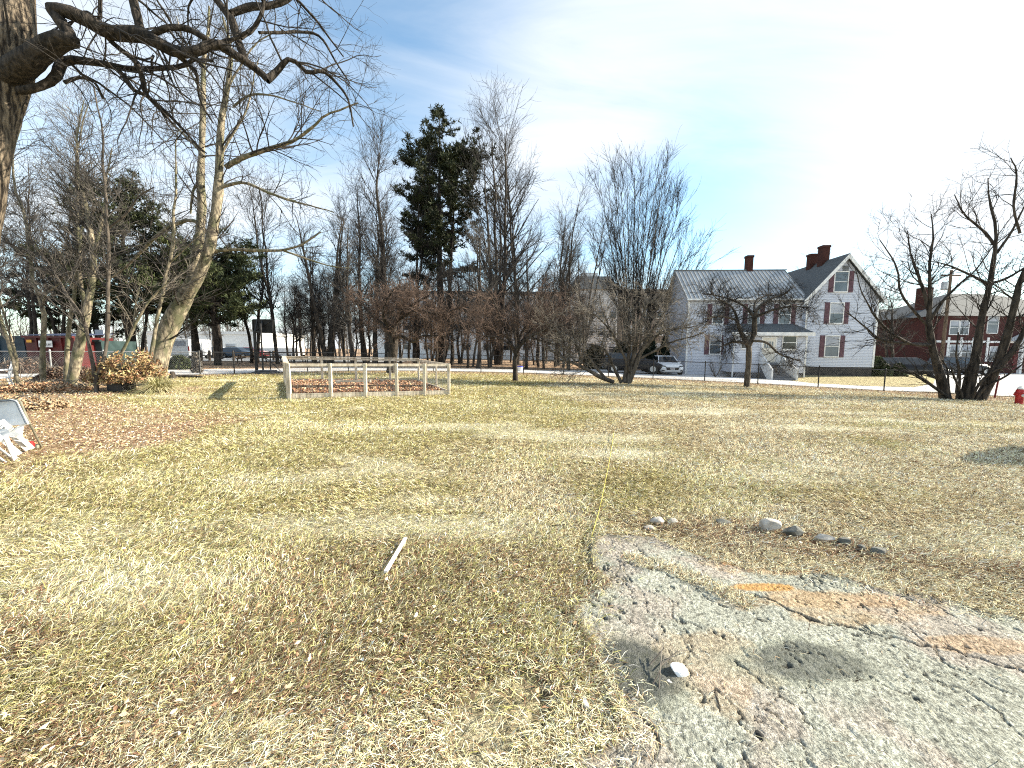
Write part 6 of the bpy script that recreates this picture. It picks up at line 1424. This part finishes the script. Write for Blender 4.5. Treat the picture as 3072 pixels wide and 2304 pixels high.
# ================================================================== FOLDING CHAIR AND SLATS (left edge)
def frame_tube(mb, pts, r=.011): mb.tube(pts, r, 8)
def folding_chair():
    Y = 5.35; 
    def P(px, py, y=Y): return PT(px, py, y)
    b = HIT(40, 1372); t = thing('folding_chair', 'white folding chair with grey tube frame lying tipped at the left edge', 'chair', b)
    OL = mat('olive_grey_tube', (.16, .16, .12), (.26, .25, .19), 6, .5); GR = mat('blue_grey_tube', (.10, .12, .14), (.2, .22, .25), 6, .35, metal=.3)
    def rel(l): return [p - b for p in l]
    mb = MB()
    q = rel([P(-70, 1210, 5.5), P(44, 1203, 5.45), P(80, 1272, 5.3), P(-60, 1288, 5.3)])
    th = np.array([0, -.03, .0]); mb.add(list(q) + [p - th for p in q], [(0, 1, 2, 3), (7, 6, 5, 4)] + [(i, i + 4, (i + 1) % 4 + 4, (i + 1) % 4) for i in range(4)]); mb.build('backrest', M['white'], t)
    mb = MB(); frame_tube(mb, rel([P(-80, 1210, 5.46), P(36, 1201, 5.42), P(48, 1206, 5.40), P(78, 1270, 5.26)]), .010); mb.build('back_tube', GR, t)
    mb = MB(); frame_tube(mb, rel([P(30, 1198, 5.48), P(46, 1202, 5.46), P(56, 1216, 5.42), P(84, 1272, 5.30)]), .009); mb.build('back_tube', M['white'], t)
    g = HIT(124, 1340); mb = MB(); frame_tube(mb, rel([P(-80, 1204, 5.52), P(50, 1199, 5.50), P(62, 1206, 5.48), P(88, 1270, 5.36), g]), .012); mb.build('leg', OL, t)
    g = HIT(112, 1343); mb = MB(); mb.bar(P(84, 1270, 5.34) - b, P(60, 1278, 5.32) - b, .02, .03); frame_tube(mb, rel([P(62, 1277, 5.4), P(66, 1310, 5.4)]), .010); mb.build('hinge', M['white'], t)
    q = rel([P(-60, 1290, 5.30), P(38, 1286, 5.28), P(66, 1276, 5.32), P(62, 1306, 5.25), P(-60, 1318, 5.2)]); mb = MB(); mb.add(list(q) + [p + np.array([0, .02, 0]) for p in q], [(0, 1, 2, 3, 4), (9, 8, 7, 6, 5)] + [(i, i + 5, (i + 1) % 5 + 5, (i + 1) % 5) for i in range(5)]); mb.build('seat', M['white'], t)
    mb = MB(); mb.lathe([(.014, 0), (.022, .01), (.022, .06), (.012, .065)], HIT(112, 1345) - b, 8); mb.build('foot_cap', OL, t)
folding_chair()
def slats():
    L = [((-30, 1245, 5.1), (84, 1352)), ((-40, 1280, 5.0), (60, 1364)), ((5, 1262, 5.05), (98, 1348)), ((-60, 1300, 4.9), (36, 1376)), ((16, 1310, 4.95), (46, 1380)), ((-50, 1340, 4.9), (14, 1388))]
    names = ['topmost white slat of the bundle leaning against the folding chair', 'second white slat of the bundle, below the topmost', 'thin white slat ending beside the red cap', 'white slat low in the bundle near the left edge', 'short white slat standing steeply in the bundle', 'lowest white slat of the bundle, almost flat on the leaves']
    for (a, g), lb in zip(L, names):
        b = HIT(*g); o = MB().bar((0, 0, .01), PT(*a) - b, .055, .014, (0, -.6, .8)).build('slat', M['white'], None, b); tag(o, lb, 'slat', 'white slats by the folding chair')
slats()
b = HIT(92, 1342); o = MB().lathe([(.045, 0), (.05, .02), (.045, .07), (.03, .09), (.005, .095)], k=12).build('red_cap', mat('bright_red_plastic', (.55, .01, .012), (.65, .03, .03), 5, .4), None, b); tag(o, 'small bright red plastic cap at the foot of the folding chair', 'cap')

# ================================================================== FOREGROUND BITS
def rope():
    pts = [(1842, 1300), (1836, 1340), (1826, 1400), (1815, 1455), (1806, 1500), (1795, 1550), (1783, 1590), (1774, 1622)]
    W = [HIT(*p) + [0, 0, .035] for p in pts]; b = W[0]
    o = MB().tube([w - b for w in W], .0038, 6).build('rope', mat('yellow_rope', (.42, .38, .07), (.58, .54, .14), 40, .6), None, b, smooth=True); tag(o, 'thin yellow rope lying on the lawn, ending at the pavement corner', 'rope')
rope()
b = HIT(1157, 1728); e = HIT(1217, 1626); o = MB().bar((0, 0, .03), e - b + [0, 0, .035], .026, .014).build('stake', mat('whitened_lath', (.70, .64, .60), (.82, .78, .76), 20, .7), None, b); tag(o, 'pale wooden stake lying in the grass left of the pavement', 'stake')

def rock(px, py, sx, sy, sz, m, lb, seed, name='stone', cat='stone', group=None, rz=0, dz=.0):
    rng = np.random.default_rng(seed); import bmesh
    bm = bmesh.new(); bmesh.ops.create_icosphere(bm, subdivisions=3, radius=1)
    D = rng.normal(size=(13, 3)); D /= np.linalg.norm(D, axis=1)[:, None]
    for v_ in bm.verts:
        p = np.array(v_.co); 
        for d in D:
            k = p @ d - .46 - .2 * abs(d[2])
            if k > 0: p = p - d * k * .97
        p = p * (1 + .06 * float(vn(p[0] * 3 + seed, p[1] * 3 + p[2] * 2, 1, seed)))
        v_.co = Vector((p[0] * sx, p[1] * sy, (p[2] + .55) * sz))
    me = bpy.data.meshes.new(name); bm.to_mesh(me); bm.free(); me.materials.append(m)
    o = link(name, me, None, HIT(px, py) + [0, 0, dz]); o.rotation_euler = (0, 0, rz); return tag(o, lb, cat, group)
G1 = 'stones in a curved row above the pavement'
for i, (px, py, sx, sy, sz, m, lb) in enumerate([(1978, 1572, .085, .05, .045, 'stone', 'rounded pale tan stone at the left start of the row'), (2018, 1570, .07, .05, .04, 'stone', 'pale stone just right of the rounded tan one'), (1950, 1588, .06, .04, .03, 'stone', 'flat pale stone sunk nearest the rope'), (2165, 1568, .09, .045, .028, 'stone_dark', 'thin dark slab in the middle of the row'),
                                                  (2308, 1590, .13, .07, .065, 'stone', 'largest tan boulder of the row with a shaded face'), (2385, 1606, .12, .07, .055, 'stone_dark', 'dark boulder with a pale top, next to the largest'), (2470, 1622, .12, .06, .04, 'stone', 'long low pale stone right of the dark boulder'), (2530, 1632, .08, .05, .045, 'stone_dark', 'small dark stone right of the long low one'),
                                                  (2585, 1650, .05, .04, .035, 'stone_dark', 'smallest dark stone near the right end of the row'), (2635, 1664, .10, .06, .045, 'stone_dark', 'mossy dark green-grey stone ending the row on the right')]):
    rock(px, py, sx, sy, sz, M[m], lb, 600 + i, group=G1)
wr = mat('chalk_white_stone', (.78, .78, .76), (.88, .88, .87), 9, .7, .3)
rock(2036, 2018, .062, .045, .036, wr, 'bright white angular stone on the dark asphalt patch', 620, rz=.3)
rock(2008, 2052, .034, .02, .015, wr, 'small white chip right under the bright white stone', 621)
rock(1756, 2122, .022, .036, .022, wr, 'white stone at the ragged left edge of the pavement', 622, rz=.3)
rock(2278, 2216, .030, .026, .020, mat('charred_lump', (.008, .008, .008), (.03, .03, .03), 20, .9, .5), 'small black charred lump lying on the lower pavement', 623, name='charred_lump', cat='lump')
rock(1040, 2250, .03, .02, .012, wr, 'pale pebble in the dry grass at the bottom', 624)
rock(2330, 1800 + 440, .010, .009, .008, wr, 'tiny white pebble right of the black charred lump', 625)

def stick(pts, r, m, name, lb, cat='stick', group=None, dz=.012):
    W = [HIT(px, py) + [0, 0, dz + .02 * h] for px, py, h in pts]; b = W[0]; n = len(W)
    o = MB().tube([w - b for w in W], [r * (1 - .6 * i / (n - 1)) for i in range(n)], 6).build(name, M[m], None, b); return tag(o, lb, cat, group)
stick([(1488, 2008, 0), (1560, 2002, .4), (1640, 1990, .4), (1742, 1978, .2)], .006, 'bark_dark', 'stick', 'long thin dark stick pointing to the dark asphalt patch')
stick([(2144, 2085, 0), (2152, 2110, .3), (2158, 2130, .4), (2160, 2156, 0)], .006, 'bark_dark', 'stick', 'short black twig lying alone on the lower pavement')
stick([(1636, 1584, 0), (1680, 1580, .3), (1712, 1577, 0)], .006, 'bark_dark', 'stick', 'small dark twig in the grass left of the rope')
G2 = 'bleached stalks beside the white stone'
for k, (pts, lb) in enumerate([([(1975, 2090, 0), (1980, 2030, 2.5), (1985, 1975, 4)], 'upright bleached stalk left of the white stone'), ([(1948, 2075, 0), (1975, 2045, 2), (1992, 2005, 3)], 'bleached stalk curving down to the left of the white stone'),
                               ([(1950, 2008, 1), (1990, 1980, 3), (1984, 1970, 3)], 'bleached stalk pointing up left over the dark patch'), ([(1985, 2020, 2), (2030, 1985, 2.6), (2062, 1965, 1)], 'bleached stalk crossing above the white stone')]):
    stick(pts, .0035, 'twig_pale', 'dry_stalk', lb, 'stalk', G2, .006)
def wire_scrap():
    stick([(1690, 2080, .4), (1740, 2040, .8), (1790, 1990, .5)], .003, 'twig_pale', 'dry_stalk', 'bleached stalk leaning over the ragged pavement edge', 'stalk')
wire_scrap()
